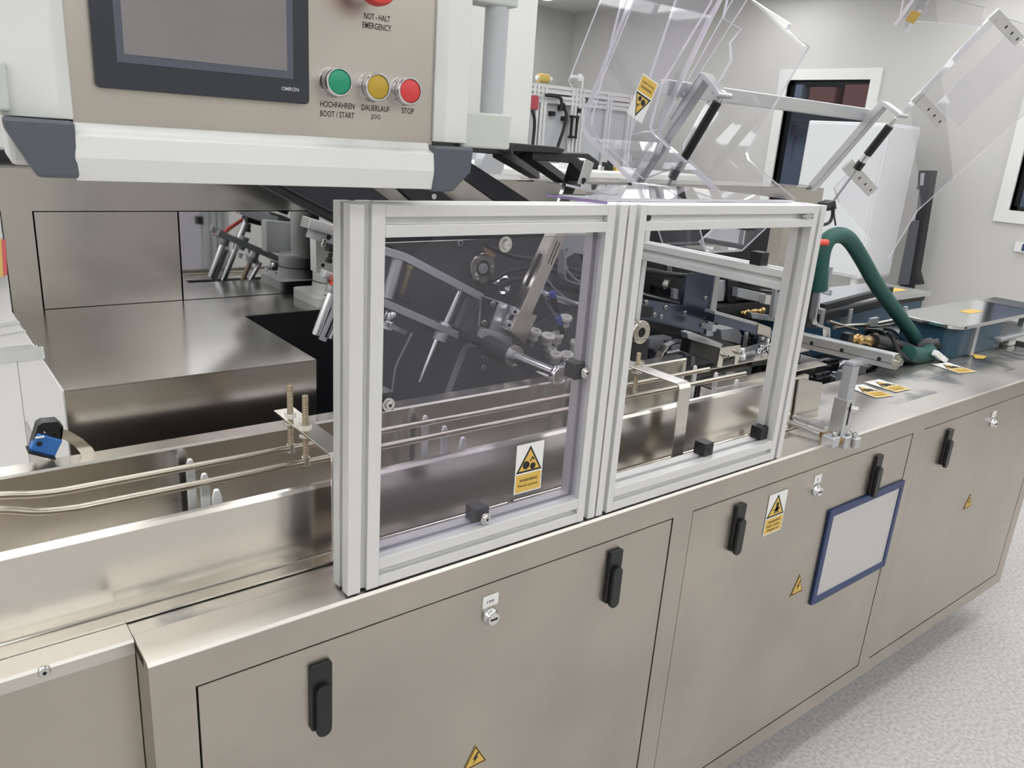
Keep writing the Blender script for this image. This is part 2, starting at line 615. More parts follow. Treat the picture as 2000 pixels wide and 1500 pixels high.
def sticker(fr, w_, h_, icon, lines, name, parent):
    """upright warning sticker: white card, black-edged yellow triangle, yellow text field"""
    mb = MB()
    put_poly(mb, fr, rect(-w_ / 2, w_ / 2, 0, h_), 0, 0)
    put_poly(mb, fr, rect(-w_ * 0.46, w_ * 0.46, h_ * 0.025, h_ * 0.385), 0.0003, 1)
    tb, tw, th = h_ * 0.42, w_ * 0.94, h_ * 0.53
    put_poly(mb, fr, tri(0, tb, tw, th), 0.0003, 2)
    put_poly(mb, fr, tri(0, tb + th * 0.075, tw * 0.8, th * 0.79), 0.0006, 1)
    z = 0.0009
    if icon == 'roller':
        put_poly(mb, fr, disc(-w_ * 0.13, tb + th * 0.28, w_ * 0.125), z, 2)
        put_poly(mb, fr, disc(w_ * 0.12, tb + th * 0.2, w_ * 0.1), z, 2)
        put_poly(mb, fr, [(w_ * 0.0, tb + th * 0.42), (w_ * 0.04, tb + th * 0.38), (w_ * 0.08, tb + th * 0.5), (w_ * 0.15, tb + th * 0.42), (w_ * 0.17, tb + th * 0.46), (w_ * 0.09, tb + th * 0.58)], z, 2)
    elif icon == 'hand':
        for k, (a, b) in enumerate(((-0.03, 0.62), (0.02, 0.66), (0.07, 0.6))):
            put_poly(mb, fr, [(w_ * (a - 0.02), tb + th * 0.3), (w_ * (a + 0.02), tb + th * 0.3), (w_ * (a + 0.03), tb + th * b), (w_ * (a - 0.01), tb + th * b)], z, 2)
        put_poly(mb, fr, [(-w_ * 0.22, tb + th * 0.33), (w_ * 0.05, tb + th * 0.24), (w_ * 0.22, tb + th * 0.36), (w_ * 0.05, tb + th * 0.36)], z, 2)
        put_poly(mb, fr, [(-w_ * 0.1, tb + th * 0.14), (-w_ * 0.04, tb + th * 0.12), (w_ * 0.1, tb + th * 0.4), (w_ * 0.0, tb + th * 0.42)], z, 2)
        put_poly(mb, fr, [(w_ * 0.08, tb + th * 0.12), (w_ * 0.14, tb + th * 0.15), (w_ * 0.06, tb + th * 0.34), (w_ * 0.0, tb + th * 0.32)], z, 2)
    n = len(lines)
    for i, s in enumerate(lines):
        cy = h_ * (0.205 + (n / 2 - 0.5 - i) * (0.115 if n < 3 else 0.1))
        put_text(mb, fr, s, 0, cy, w_ * min(0.72, 0.095 * len(s)), h_ * (0.062 if n < 3 else 0.058), 0.0009, 2)
    return mb.build(name, STICK, parent)


def volt_sign(fr, w_, h_, parent):
    mb = MB()
    put_poly(mb, fr, tri(0, 0, w_, h_), 0, 1)
    put_poly(mb, fr, tri(0, h_ * 0.03, w_ * 0.94, h_ * 0.93), 0.0003, 2)
    put_poly(mb, fr, tri(0, h_ * 0.1, w_ * 0.78, h_ * 0.77), 0.0006, 1)
    put_poly(mb, fr, [(x * w_ * 0.55, h_ * 0.17 + y * h_ * 0.48) for x, y in BOLT], 0.0009, 2)
    return mb.build('voltage_sticker', STICK, parent)


def screw(mb, c, axis, r, h, mat=0, hole=1):
    """socket head screw"""
    c, a = Vector(c), Vector(axis).normalized()
    mb.lathe(c, a, [(0, r), (h * 0.8, r), (h, r * 0.85), (h, r * 0.5)], 14, mat)
    mb.cyl(c + a * (h * 0.4), c + a * (h * 0.45), r * 0.52, 6, hole)


def bar(mb, a, b, Y, h, t, mat=0, dirn=1):
    """flat bar in the plane Y = const between photograph points a and b; h = its height in that plane, t = depth towards +Y"""
    p, q = at(*a, Y=Y), at(*b, Y=Y)
    ax = (q - p).normalized()
    n = Vector((-ax.z, 0, ax.x))
    mb.prism([p + n * h / 2, q + n * h / 2, q - n * h / 2, p - n * h / 2], (0, t * dirn, 0), mat)


def rod(mb, a, b, Y, r, mat=0, n=16):
    mb.cyl(at(*a, Y=Y), at(*b, Y=Y), r, n, mat)


def pane(mb, pts, ext, mat=0, edge=1):
    mb.prism(pts, ext, mat, edge)


def profile(mb, a, b, wu, wv, u, v, slots='uUvV', sw=0.009, sd=0.008, mat=0, gmat=0):
    """slotted aluminium profile from a to b, section wu x wv along u and v, slots on the sides named (u=-u side, U=+u, v, V)"""
    a, b, u, v = Vector(a), Vector(b), Vector(u), Vector(v)
    hu, hv, s = wu / 2, wv / 2, sw / 2
    P = []
    P += [(-hu, -hv)] + ([(-s, -hv), (-s, -hv + sd), (s, -hv + sd), (s, -hv)] if 'v' in slots else []) + [(hu, -hv)]
    P += ([(hu, -s), (hu - sd, -s), (hu - sd, s), (hu, s)] if 'U' in slots else []) + [(hu, hv)]
    P += ([(s, hv), (s, hv - sd), (-s, hv - sd), (-s, hv)] if 'V' in slots else []) + [(-hu, hv)]
    P += ([(-hu, s), (-hu + sd, s), (-hu + sd, -s), (-hu, -s)] if 'u' in slots else [])
    mb.prism([a + u * x + v * y for x, y in P], b - a, mat)
# ================================================================= the room
RX, BY, LX, FY, CZ = 6.6, 6.7, -4.2, -4.6, 2.85
struct('floor', MB().box(LX, RX, FY, BY, -0.05, 0.0), 'floor')
struct('ceiling', MB().box(LX, RX, FY, BY, CZ, CZ + 0.05), 'ceiling')
struct('wall_back', MB().box(LX, RX, BY, BY + 0.1, 0, CZ), 'wall')
struct('wall_left', MB().box(LX - 0.1, LX, FY, BY, 0, CZ), 'wall')
struct('wall_front', MB().box(LX, RX, FY - 0.1, FY, 0, CZ), 'wall')
W1 = (2.93, 3.72, 0.62, 2.106)
W2 = (0.75, 1.65, 1.19, 2.1)
mb = MB()
for y0, y1, z0, z1 in ((FY, W2[0], 0, CZ), (W2[1], W1[0], 0, CZ), (W1[1], BY, 0, CZ), (W2[0], W2[1], 0, W2[2]), (W2[0], W2[1], W2[3], CZ), (W1[0], W1[1], 0, W1[2]), (W1[0], W1[1], W1[3], CZ)):
    mb.box(RX, RX + 0.12, y0, y1, z0, z1)
struct('wall_right', mb, 'wall')
mb = MB().box(RX - 0.012, RX, FY, BY, 0.0, 0.255)
struct('baseboard_right', mb, 'blackskirt')
struct('baseboard_back', MB().box(LX, RX - 0.012, BY - 0.012, BY, 0, 0.255), 'blackskirt')
for i, (y0, y1, z0, z1) in enumerate((W1, W2)):
    t = 0.09
    mb = MB()
    for a in ((y0 - t, y0, z0 - t, z1 + t), (y1, y1 + t, z0 - t, z1 + t), (y0, y1, z1, z1 + t), (y0, y1, z0 - t, z0)):
        mb.box(RX - 0.02, RX + 0.12, *a)
    wf = struct('window_%d' % (i + 1), mb, 'white')
    g = MB()
    for a in ((y0, y0 + 0.03, z0, z1), (y1 - 0.03, y1, z0, z1), (y0, y1, z1 - 0.03, z1), (y0, y1, z0, z0 + 0.03)):
        g.box(RX + 0.05, RX + 0.08, *a)
    g.build('glazing_bead', 'black', wf)
    MB().box(RX + 0.062, RX + 0.068, y0 + 0.02, y1 - 0.02, z0 + 0.02, z1 - 0.02).build('pane', 'window_glass', wf)
# the corridor that shows through the two windows
struct('wall_corridor', MB().box(8.6, 8.7, -1.0, 6.5, 0, CZ), 'corridor')
struct('floor_corridor', MB().box(RX + 0.12, 8.6, -1.0, 6.5, -0.05, 0), 'corridor')
struct('door_1', MB().box(8.5, 8.6, 3.4, 4.5, 0, 1.72).box(8.46, 8.5, 3.5, 3.55, 0.9, 1.0), 'blue_door')
t = thing('red_shelf', 'dull red shelving high up in the corridor seen through the window', 'shelf', (8.45, 4.2, 1.85))
MB().box(8.3, 8.59, 3.0, 5.2, 1.95, 1.99).box(8.3, 8.59, 3.0, 5.2, 2.3, 2.34).build('shelf_board', 'brick', t)
for c in range(5):
    MB().box(8.35, 8.58, 3.05 + c * 0.42, 3.37 + c * 0.42, 1.99, 2.2 + 0.05 * (c % 3)).build('carton', ('brick', 'corridor', 'brick')[c % 3], t, 0.01)

t = thing('corridor_fill', 'added unseen glowing panel that brightens the corridor beyond the windows', 'ceiling light', (7.6, 3.0, CZ - 0.03))
MB().box(7.4, 7.8, 1.0, 5.5, CZ - 0.03, CZ - 0.01).build('diffuser', 'lamp', t)  # unseen glow added so the corridor does not render dark
struct('ceiling_corridor', MB().box(RX + 0.12, 8.6, -1.0, 6.5, CZ, CZ + 0.05), 'ceiling')

# ceiling lights: frame and glowing diffuser
ORD = ('first', 'second', 'third', 'fourth', 'fifth', 'sixth')
for ix in range(6):
    for iy in range(6):
        x, y = -3.3 + ix * 1.8, -3.7 + iy * 1.85
        if iy == 5 and ix == 5:
            x, y = 5.15, 5.9
        t = thing('ceiling_light', 'glowing ceiling panel, %s row from the front wall, %s from the left wall' % (ORD[iy], ORD[ix]), 'ceiling light', (x, y, CZ - 0.03), 'ceiling light panels')
        f = MB()
        for a in ((x - 0.62, x - 0.6, y - 0.32, y + 0.32), (x + 0.6, x + 0.62, y - 0.32, y + 0.32), (x - 0.6, x + 0.6, y - 0.32, y - 0.3), (x - 0.6, x + 0.6, y + 0.3, y + 0.32)):
            f.box(*a, CZ - 0.03, CZ)
        f.build('frame', 'white', t)
        MB().box(x - 0.6, x + 0.6, y - 0.3, y + 0.3, CZ - 0.015, CZ - 0.005).build('diffuser', 'lamp', t)

# ================================================================= machine base
ZT = 0.896
X0, X1 = 0.161, 2.865
base = thing('machine_cabinet', 'long brushed steel machine cabinet with three latched doors under the guard frames', 'cabinet', (1.5, 0.4, 0.0))
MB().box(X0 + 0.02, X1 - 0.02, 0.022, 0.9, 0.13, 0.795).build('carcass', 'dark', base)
mb = MB()
ZB = 0.124
mb.box(X0, X1, 0, 0.02, 0.8475, 0.8915)                      # top rail
mb.box(X0, 0.2095, 0, 0.02, ZB, 0.8475)                    # stiles
mb.box(1.0375, 1.0905, 0, 0.02, 0.1685, 0.8475)
mb.box(1.922, 1.978, 0, 0.02, 0.1685, 0.8475)
mb.box(2.812, X1, 0, 0.02, ZB, 0.8475)
mb.box(0.2095, 2.812, 0, 0.02, ZB, 0.1685)
mb.box(X0, X0 + 0.02, 0.02, 0.9, ZB, 0.88)
mb.box(X1 - 0.02, X1, 0.02, 0.9, ZB, 0.88)
mb.build('front_frame', 'steel_front', base)
mb = MB()
mb.prism([(X0, 0.0, 0.8915), (X0, 0.0, 0.8925), (X0, 0.0035, ZT), (X0, 0.0655, ZT), (X0, 0.0655, 0.8915)], (X1 + 0.055 - X0, 0, 0))
mb.build('front_flange', 'steel_top', base)
mb = MB()
mb.box(X0, 1.87, 0.0675, 0.33, 0.882, ZT - 0.0012)
mb.box(1.87, 2.90, 0.0675, 0.262, 0.882, ZT - 0.0012)
mb.box(2.78, 2.92, 0.262, 1.0, 0.882, ZT - 0.0014)
mb.build('table_top', 'steel_table', base)
MB().box(2.925, 3.07, 0.0, 1.0, 0.86, 0.89).build('end_table', 'steel_dark', base)
MB().box(2.918, 2.927, 0.0, 1.0, 0.872, 0.8965).build('edge_strip', 'alu_bright', base)
MB().box(0.56, 2.78, 0.262, 0.92, 0.80, 0.815).build('well_floor', 'darksteel', base)
for x in (0.35, 1.05, 1.95, 2.7):
    for y in (0.12, 0.8):
        MB().cyl((x, y, 0), (x, y, 0.02), 0.035, 16).cyl((x, y, 0.02), (x, y, 0.135), 0.014, 10).build('foot', 'black', base)


def handle(x, zt, parent):
    """black swing handle: mounting plate and rounded lever"""
    fr = Frame((x, 0, zt), (1, 0, 0), (0, 0, 1))
    mb = MB()
    mb.prism([fr.p(a, b, 0) for a, b in rounded(-0.0145, 0.0145, -0.098, 0, 0.002, 2)], fr.n * 0.007)
    mb.prism([fr.p(a, b, 0.007) for a, b in rounded(-0.0105, 0.0105, -0.106, -0.028, 0.0103, 6)], fr.n * 0.008)
    return mb.build('swing_handle', 'black', parent, 0.0012)


def lock(x, z, txt, parent):
    """round cam lock with its numbered white tag above"""
    mb = MB()
    mb.lathe((x, 0, z), (0, -1, 0), [(0, 0.0135), (0.004, 0.0135), (0.006, 0.012), (0.008, 0.0105), (0.012, 0.0098), (0.0125, 0.0)], 20, 0)
    mb.box(x - 0.006, x + 0.006, -0.0132, -0.0124, z - 0.0012, z + 0.0012, 1)
    mb.build('cam_lock', ['chrome', 'dark'], parent)
    fr = Frame((x, 0, z + 0.016), (1, 0, 0), (0, 0, 1))
    mb = MB()
    put_poly(mb, fr, rect(-0.0145, 0.0145, 0, 0.02), 0, 0)
    put_text(mb, fr, txt, 0, 0.0085, 0.0042 * len(txt), 0.0052, 0.0005, 1)
    mb.build('number_tag', ['label_white', 'ink'], parent)


doors = []
for x0, x1, lab in ((0.212, 1.035, None), (1.093, 1.9195, None), (1.9805, 2.8095, None)):
    doors.append(MB().box(x0, x1, 0.0005, 0.02, 0.171, 0.845).build('door', 'steel_front', base, 0.001))
pt = at(625, 1292, Y=0)
handle(0.3625, 0.818, doors[0])
handle(0.8935, 0.826, doors[0])
p = at(956, 1202, Y=0)
lock(p.x, p.z, '199', doors[0])
p = at(1443, 985, Y=0)
handle(p.x + 0.004, p.z, doors[1])
p = at(1716, 888, Y=0)
handle(p.x, p.z, doors[1])
p = at(1593, 957, Y=0)
lock(p.x, p.z, 'P', doors[1])
p = at(1855, 838, Y=0)
handle(p.x, p.z, doors[2])
p = at(1937, 826, Y=0)
lock(p.x, p.z, 'P', doors[2])
# stickers on the doors
a, b = at(931, 1505, Y=0), at(929, 1455, Y=0)
volt_sign(Frame((b.x, -0.0002, b.z - 0.042), (1, 0, 0), (0, 0, 1)), 0.048, 0.042, doors[0])
a, b, c = at(1543, 1165, Y=0), at(1566, 1155, Y=0), at(1559, 1123, Y=0)
volt_sign(Frame(((a.x + b.x) / 2, -0.0002, (a.z + b.z) / 2), (1, 0, 0), (0, 0, 1)), b.x - a.x, c.z - (a.z + b.z) / 2, doors[1])
a, b, c = at(1881, 996, Y=0), at(1896, 988, Y=0), at(1893, 965, Y=0)
volt_sign(Frame(((a.x + b.x) / 2, -0.0002, (a.z + b.z) / 2), (1, 0, 0), (0, 0, 1)), b.x - a.x, c.z - (a.z + b.z) / 2, doors[2])
a, b, c, d = at(1489, 1046, Y=0), at(1524, 1035, Y=0), at(1535, 957, Y=0), at(1502, 967, Y=0)
sticker(Frame(((a.x + b.x) / 2, -0.0002, (a.z + b.z) / 2), (1, 0, 0), (0, 0, 1)), b.x - a.x, ((c.z + d.z) - (a.z + b.z)) / 2, 'hand', ['WARNING', 'Belt roller', 'hazard'], 'hazard_sticker', doors[1])
# framed blank sheet held on the middle door
hold = thing('document_holder', 'navy framed blank grey document holder fixed to the middle cabinet door', 'document holder', (1.745, -0.004, 0.478))
dx0, dx1, dz0, dz1 = 1.585, 1.925, 0.478, 0.722
mb = MB()
for a in ((dx0, dx0 + 0.016, dz0, dz1), (dx1 - 0.016, dx1, dz0, dz1), (dx0 + 0.016, dx1 - 0.016, dz1 - 0.017, dz1), (dx0 + 0.016, dx1 - 0.016, dz0, dz0 + 0.017)):
    mb.box(a[0], a[1], -0.006, 0.0, a[2], a[3])
mb.build('frame', 'navy', hold, 0.001)
MB().box(dx0 + 0.015, dx1 - 0.015, -0.003, 0.0, dz0 + 0.016, dz1 - 0.016).build('sheet', 'paper', hold)

MB().box(0.163, 0.167, 0.4065, 1.7, 0.4, ZT).build('side_cover', 'white_gloss', base)
MB().box(0.1625, 0.1632, 0.931, 0.9335, 0.4, ZT).build('cover_seam', 'grey_corner', base)
# lower cabinet that carries on to the near end, set back a little
low = thing('side_cabinet', 'set-back steel side cabinet under the near end of the trough', 'cabinet', (-0.5, 0.4, 0))
MB().box(-1.3, X0 - 0.001, 0.057, 0.33, 0.124, 0.885).build('body', 'steel_front', low)
MB().prism([(-1.3, 0.055, 0.878), (-1.3, 0.055, 0.893), (-1.3, 0.058, ZT), (-1.3, 0.33, ZT), (-1.3, 0.33, 0.885), (-1.3, 0.058, 0.885)], (1.3 + X0 - 0.001, 0, 0)).build('top_plate', 'steel_top', low)
for i, q in enumerate(((86, 1311), (-240, 1420))):
    p = at(*q, Y=0.057)
    mb = MB().lathe(p, (0, -1, 0), [(0, 0.0075), (0.001, 0.0075), (0.004, 0.005), (0.0045, 0.0)], 16)
    mb.cyl(p + Vector((0, -0.0042, 0)), p + Vector((0, -0.0047, 0)), 0.0022, 6, 1)
    mb.build('dome_screw', ['zinc', 'dark'], low)

# ================================================================= transport trough
tr = thing('transport_trough', 'polished steel transport trough running along the machine under the guide rails', 'conveyor trough', (0.4, 0.21, ZT))
TX0, TX1 = -1.3, 1.60
mb = MB()
mb.strip([(TX0, 0.093, ZT + 0.0005), (TX0, 0.116, ZT + 0.0005), (TX0, 0.1185, ZT + 0.002), (TX0, 0.120, ZT + 0.006), (TX0, 0.120, 1.001), (TX0, 0.1215, 1.004), (TX0, 0.127, 1.004)], 0.003, (1, 0, 0), TX1 - TX0)
mb.build('front_wall', 'steel', tr)
mb = MB()
mb.strip([(TX0, 0.345, 1.0175), (TX0, 0.3135, 1.0175), (TX0, 0.3105, 1.0145), (TX0, 0.3105, 0.905)], 0.003, (1, 0, 0), 1.405 - TX0)
mb.build('back_wall', 'steel', tr)
MB().box(TX0, 1.42, 0.122, 0.308, ZT, ZT + 0.006).build('trough_floor', 'steel_dark', tr)
mb = MB()
mb.prism([(1.553, 0.112, 1.006), (1.648, 0.108, 0.984), (1.656, 0.108, 0.897), (1.56, 0.112, 0.897)], (0, 0.003, 0))
mb.build('end_plate', 'steel_dark', tr, 0.001)
for q in ((989, 985), (1457, 848)):
    p = at(*q, Y=0.117)
    screw(mbs := MB(), (p.x, 0.105, ZT + 0.003), (0, 0, 1), 0.006, 0.008)
    mbs.build('screw', ['zinc', 'dark'], tr)
# guide rails
mb = MB().tube([(-0.02, 0.2536, 1.027), (0.06, 0.2536, 1.0185), (0.1, 0.2536, 1.011), (0.14, 0.2536, 1.008), (0.2, 0.2536, 1.008), (0.8, 0.2536, 1.007), (1.415, 0.2536, 1.006)], 0.0052, 12)
solo('guide_rail', mb, 'rail_steel', 'upper back guide rail rod along the trough with a bent near end', 'rail', 'guide rails in the trough')
mb = MB().tube([(-0.02, 0.1992, 1.036), (0.055, 0.1992, 1.0245), (0.095, 0.1992, 1.012), (0.14, 0.1992, 1.006), (0.2, 0.1992, 1.006), (0.8, 0.1992, 1.005), (1.475, 0.1992, 1.003)], 0.0052, 12)
solo('guide_rail', mb, 'rail_steel', 'front guide rail rod nearest the trough front wall with a rounded far tip', 'rail', 'guide rails in the trough')
# rail brackets with threaded rods
for x0, x1, ye, zz, rods, lab in ((0.4205, 0.452, 0.284, 1.0574, ((0.4335, 0.2536, 1.1073, 1.0), (0.4335, 0.1992, 1.108, 0.999)), 'bent steel rail bracket with two threaded rods beside the near guard post'),
                                  (1.1135, 1.146, 0.27, 1.058, ((1.1475 - 0.018, 0.2105, 1.088, 1.0), (1.13, 0.252, 1.09, 1.0)), 'bent steel rail bracket seen inside the open guard frame')):
    br = thing('rail_bracket', lab, 'bracket', (x0, 0.09, ZT))
    path = [(x0, ye, zz), (x0, 0.098, zz), (x0, 0.0925, zz - 0.0015), (x0, 0.090, zz - 0.007), (x0, 0.086, 0.915), (x0, 0.0835, 0.904), (x0, 0.079, 0.9), (x0, 0.072, 0.899)]
    MB().strip(path, -0.003, (1, 0, 0), x1 - x0).build('strap', 'steel', br, 0.0006)
    for (rx, ry, z1, z0) in rods:
        mb = MB()
        n = 34
        pr = []
        for k in range(n * 2 + 1):
            pr.append((k * (z1 - z0) / (n * 2), 0.0048 if k % 2 else 0.0041))
        mb.lathe((rx, ry, z0), (0, 0, 1), [(0, 0)] + pr + [(z1 - z0, 0)], 12)
        mb.build('threaded_rod', 'bronze', br)
        for h in (zz + 0.0005, zz - 0.0105):
            mb = MB().cyl((rx, ry, h), (rx, ry, h + 0.0065), 0.0088, 6)
            mb.cyl((rx, ry, h - 0.001), (rx, ry, h + 0.0008), 0.0105, 18)
            mb.build('lock_nut', 'zinc', br)
        MB().cyl((rx, ry, 1.001), (rx, ry, 1.014), 0.0062, 10).build('rod_tip', 'zinc', br)
    mb = MB()
    screw(mb, ((x0 + x1) / 2, 0.0755, 0.9015), (0, 0, 1), 0.0045, 0.006)
    mb.build('foot_screw', ['zinc', 'dark'], br)

# white pusher fingers standing in the trough
for gx, who in ((0.297, 'near the blue sensor end'), (0.692, 'behind the tinted pane'), (1.062, 'by the middle guard posts'), (1.412, 'inside the open guard frame')):
    for ry, row in ((0.286, 'back'), (0.228, 'middle'), (0.171, 'front')):
        x = gx + (0.002 if row == 'middle' else 0)
        mb = MB()
        zt = 1.005
        mb.prism([(x - 0.0055, ry, 0.902), (x + 0.0055, ry, 0.902), (x + 0.0062, ry, zt - 0.013), (x + 0.0032, ry, zt - 0.001), (x + 0.001, ry, zt), (x - 0.001, ry, zt), (x - 0.0032, ry, zt - 0.001), (x - 0.0062, ry, zt - 0.013)], (0, 0.006, 0))
        solo('pusher_finger', mb, 'nylon', 'white pointed pusher finger, %s one of the three %s' % (row, who), 'pusher finger', 'white pusher fingers in the trough', 0.0012)

# blue photo sensor on its bent strap
sn = thing('photo_sensor', 'blue photo sensor in a black holder on a curved steel strap above the trough', 'sensor', (0.165, 0.36, 1.0))
P = lambda x, y: at(x, y, Y=0.34)
c = P(90, 868)
ux = (P(120, 873) - P(70, 860)).normalized()
uz = Vector((-ux.z, 0, ux.x))
uy = Vector((0, 1, 0))
k = (P(120, 873) - P(70, 860)).length / 50
mb = MB()
mb.obox(c + uz * 0 + uy * 0.004, ux * k * 24, uy * 0.008, uz * k * 18, 0)
mb.cyl(c - ux * k * 14 + uy * -0.004, c - ux * k * 14 - uy * 0.0055, k * 5.5, 14, 1)
mb.box(c.x - k * 18, c.x - k * 2, 0.334, 0.338, c.z + k * 18, c.z + k * 22, 2)
mb.build('sensor_body', ['blue_sensor', 'ink', 'label_white'], sn, 0.001)
mb = MB()
mb.prism([P(68, 890), P(60, 880), P(74, 832), P(84, 826), P(112, 824), P(124, 834), P(121, 858), P(116, 862), P(90, 846), P(86, 842), P(76, 872)], (0, 0.022, 0))
mb.obox(c - uz * k * 20 - ux * k * 2, ux * k * 26, uy * 0.012, uz * k * 2.2)
screw(mb, P(107, 847), (0, -1, 0), 0.003, 0.002)
mb.build('holder', 'black', sn, 0.0008)
mb = MB()
mb.prism([P(118, 836), P(140, 845), P(162, 858), P(180, 874), P(190, 890), P(192, 904), P(166, 904), P(160, 888), P(146, 872), P(128, 860), P(119, 857)], (0, 0.0022, 0))
mb.build('strap', 'steel', sn)

# ================================================================= guard frames of slotted aluminium profile
FZ0, FZ1 = 0.8995, 1.3945
EX, EY, EZ = Vector((1, 0, 0)), Vector((0, 1, 0)), Vector((0, 0, 1))


def post(x0, x1, parent, y0=0.003, y1=0.046, z1=FZ1, name='post', slots='uUvV'):
    c = ((x0 + x1) / 2, (y0 + y1) / 2)
    mb = MB()
    profile(mb, (c[0], c[1], FZ0), (c[0], c[1], z1), x1 - x0, y1 - y0, EX, EY, slots)
    return mb.build(name, 'alu', parent, 0.0008)


def rail_x(x0, x1, z0, z1, parent, y0=0.003, y1=0.046, slots='uUvV'):
    mb = MB()
    profile(mb, (x0, (y0 + y1) / 2, (z0 + z1) / 2), (x1, (y0 + y1) / 2, (z0 + z1) / 2), y1 - y0, z1 - z0, EY, EZ, slots)
    return mb.build('rail', 'alu', parent, 0.0008)


def clamp_block(c, parent, bolt=True, hole_dir=(0, -1, 0), s=0.0125):
    mb = MB()
    mb.obox(c, (s, 0, 0), (0, s, 0), (0, 0, s), 0)
    if not bolt:
        d = Vector(hole_dir)
        mb.cyl(Vector(c) + d * (s - 0.001), Vector(c) + d * (s + 0.0006), 0.0035, 12, 1)
    o = mb.build('clamp_block', ['black', 'dark'], parent, 0.001)
    if bolt:
        b = MB()
        b.lathe((c[0], 0.0105, c[2]), (0, -1, 0), [(0, 0.0085), (0.0015, 0.0085), (0.0015, 0.0062), (0.0045, 0.0048), (0.0055, 0.0025), (0.0055, 0)], 20, 0)
        b.cyl((c[0], 0.0062, c[2]), (c[0], 0.0048, c[2]), 0.0022, 6, 1)
        b.build('pane_bolt', ['zinc', 'dark'], o)
    return o


g1 = thing('guard_frame', 'aluminium profile guard frame holding the tinted pane with a pinch point sticker', 'guard frame', (0.62, 0.02, ZT))
post(0.403, 0.4475, g1)
post(0.799, 0.8385, g1)
rail_x(0.4475, 0.799, 1.3565, 1.394, g1)
rail_x(0.4475, 0.799, 0.9, 0.9405, g1)
pz = MB()
pane(pz, [(0.4485, 0.0115, 0.944), (0.7975, 0.0115, 0.944), (0.7975, 0.0115, 1.3515), (0.4485, 0.0115, 1.349)], (0, 0.005, 0))
pz.build('tinted_pane', ['acrylic_tint', 'acrylic_edge'], g1)
a, b, c, d = at(1003, 968, Y=0.011), at(1056, 952, Y=0.011), at(1063, 858, Y=0.011), at(1010, 872, Y=0.011)
sticker(Frame(((a.x + b.x + c.x + d.x) / 4, 0.0112, (a.z + b.z) / 2), (1, 0, 0), (0, 0, 1)), ((b.x - a.x) + (c.x - d.x)) / 2, ((c.z + d.z) - (a.z + b.z)) / 2, 'roller', ['WARNING', 'Pinch point'], 'pinch_sticker', g1)
for q, off in (((760, 791), (0.0, 0)), ((1145, 729), (0, 0)), ((950, 1014), (0, 0))):
    p = at(*q, Y=0.008)
    clamp_block((p.x, 0.031, p.z), g1)
b = MB()
p = at(990, 478, Y=0.008)
b.lathe((p.x, 0.0115, p.z), (0, -1, 0), [(0, 0.0105), (0.001, 0.0105), (0.001, 0.0072), (0.0045, 0.0055), (0.0055, 0)], 20, 0)
b.build('pane_bolt', ['zinc', 'dark'], g1)

g2 = thing('guard_frame', 'open aluminium profile guard frame without a pane and with empty black clamp blocks', 'guard frame', (1.1, 0.02, ZT))
post(0.842, 0.879, g2)
post(1.315, 1.353, g2)
rail_x(0.879, 1.315, 1.3565, 1.394, g2)
rail_x(0.879, 1.315, 0.9, 0.9405, g2)
for nm, z0, z1, y1 in (('side_rail', 1.3565, 1.394, 0.42), ('side_rail', 1.232, 1.27, 0.42)):
    mb = MB()
    profile(mb, (1.334, 0.046, (z0 + z1) / 2), (1.334, y1, (z0 + z1) / 2), 0.038, z1 - z0, EX, EZ)
    mb.build(nm, 'alu', g2, 0.0008)
post(1.315, 1.353, g2, 0.42, 0.458)
for q, h in (((1375, 881), (0, -1, 0)), ((1487, 846), (-1, 0, 0)), ((1490, 490), (-1, 0, 0))):
    p = at(*q, Y=0.028)
    if q[1] > 800:
        clamp_block((p.x - (0.004 if q[0] > 1450 else 0), 0.03, 0.953), g2, False, h)
    else:
        p = at(1490, 490, X=1.334)
        clamp_block((1.326, p.y, 1.2825), g2, False, h)
p = at(1461, 457, X=1.334)
clamp_block((1.326, p.y, 1.344), g2, False, (0, -1, 0))
mb = MB().box(1.286, 1.303, -0.0005, 0.003, 1.3715, 1.3795).box(1.279, 1.311, 0.0, 0.003, 1.374, 1.3775)
mb.build('slot_nut', 'alu_grey', g2)
MB().cyl((0.884, 0.0025, 1.3755), (0.884, 0.006, 1.3755), 0.004, 12).build('slot_cap', 'black', g2)
# clear plate that lies on top of the frames
mb = MB()
mb.prism([(0.762, 0.097, 1.3955), (0.7885, -0.004, 1.3955), (0.83, 0.04, 1.3955), (1.31, 0.045, 1.3955), (1.313, 0.3, 1.3955), (0.98, 0.3, 1.3955), (0.9, 0.102, 1.3955)], (0, 0, 0.0042), 0, [1, 2, 2, 2, 2, 2, 2])
solo('top_guard_plate', mb, ['acrylic', 'acrylic_purple', 'acrylic_edge'], 'flat clear plate with a violet edge lying on top of the guard frames', 'guard plate')
# ================================================================= stainless housing at the near end
HX0, DZ, AY = 0.165, 1.092, 0.93
hs = thing('housing', 'stainless steel housing with a low deck and an upright arch behind it', 'machine housing', (0.4, 0.7, ZT))
mb = MB()
mb.box(HX0, 0.544, 0.4065, 0.4085, ZT, DZ - 0.0015)            # front skin
mb.prism([(HX0, 0.4065, DZ - 0.002), (0.544, 0.4065, DZ - 0.002), (0.544, 0.75, DZ - 0.002), (0.95, 0.757, DZ - 0.002), (0.95, AY, DZ - 0.002), (HX0, AY, DZ - 0.002)], (0, 0, 0.002))
mb.box(0.542, 0.544, 0.4085, 0.75, ZT, DZ - 0.002)
mb.build('deck', 'steel_dark', hs)
MB().box(0.5445, 0.83, 0.751, 0.7535, 0.816, DZ - 0.003).build('inner_wall', 'black', hs)
MB().box(0.5445, 0.5465, 0.4085, 0.751, 0.816, DZ - 0.003).build('inner_side', 'black', hs)
mb = MB()
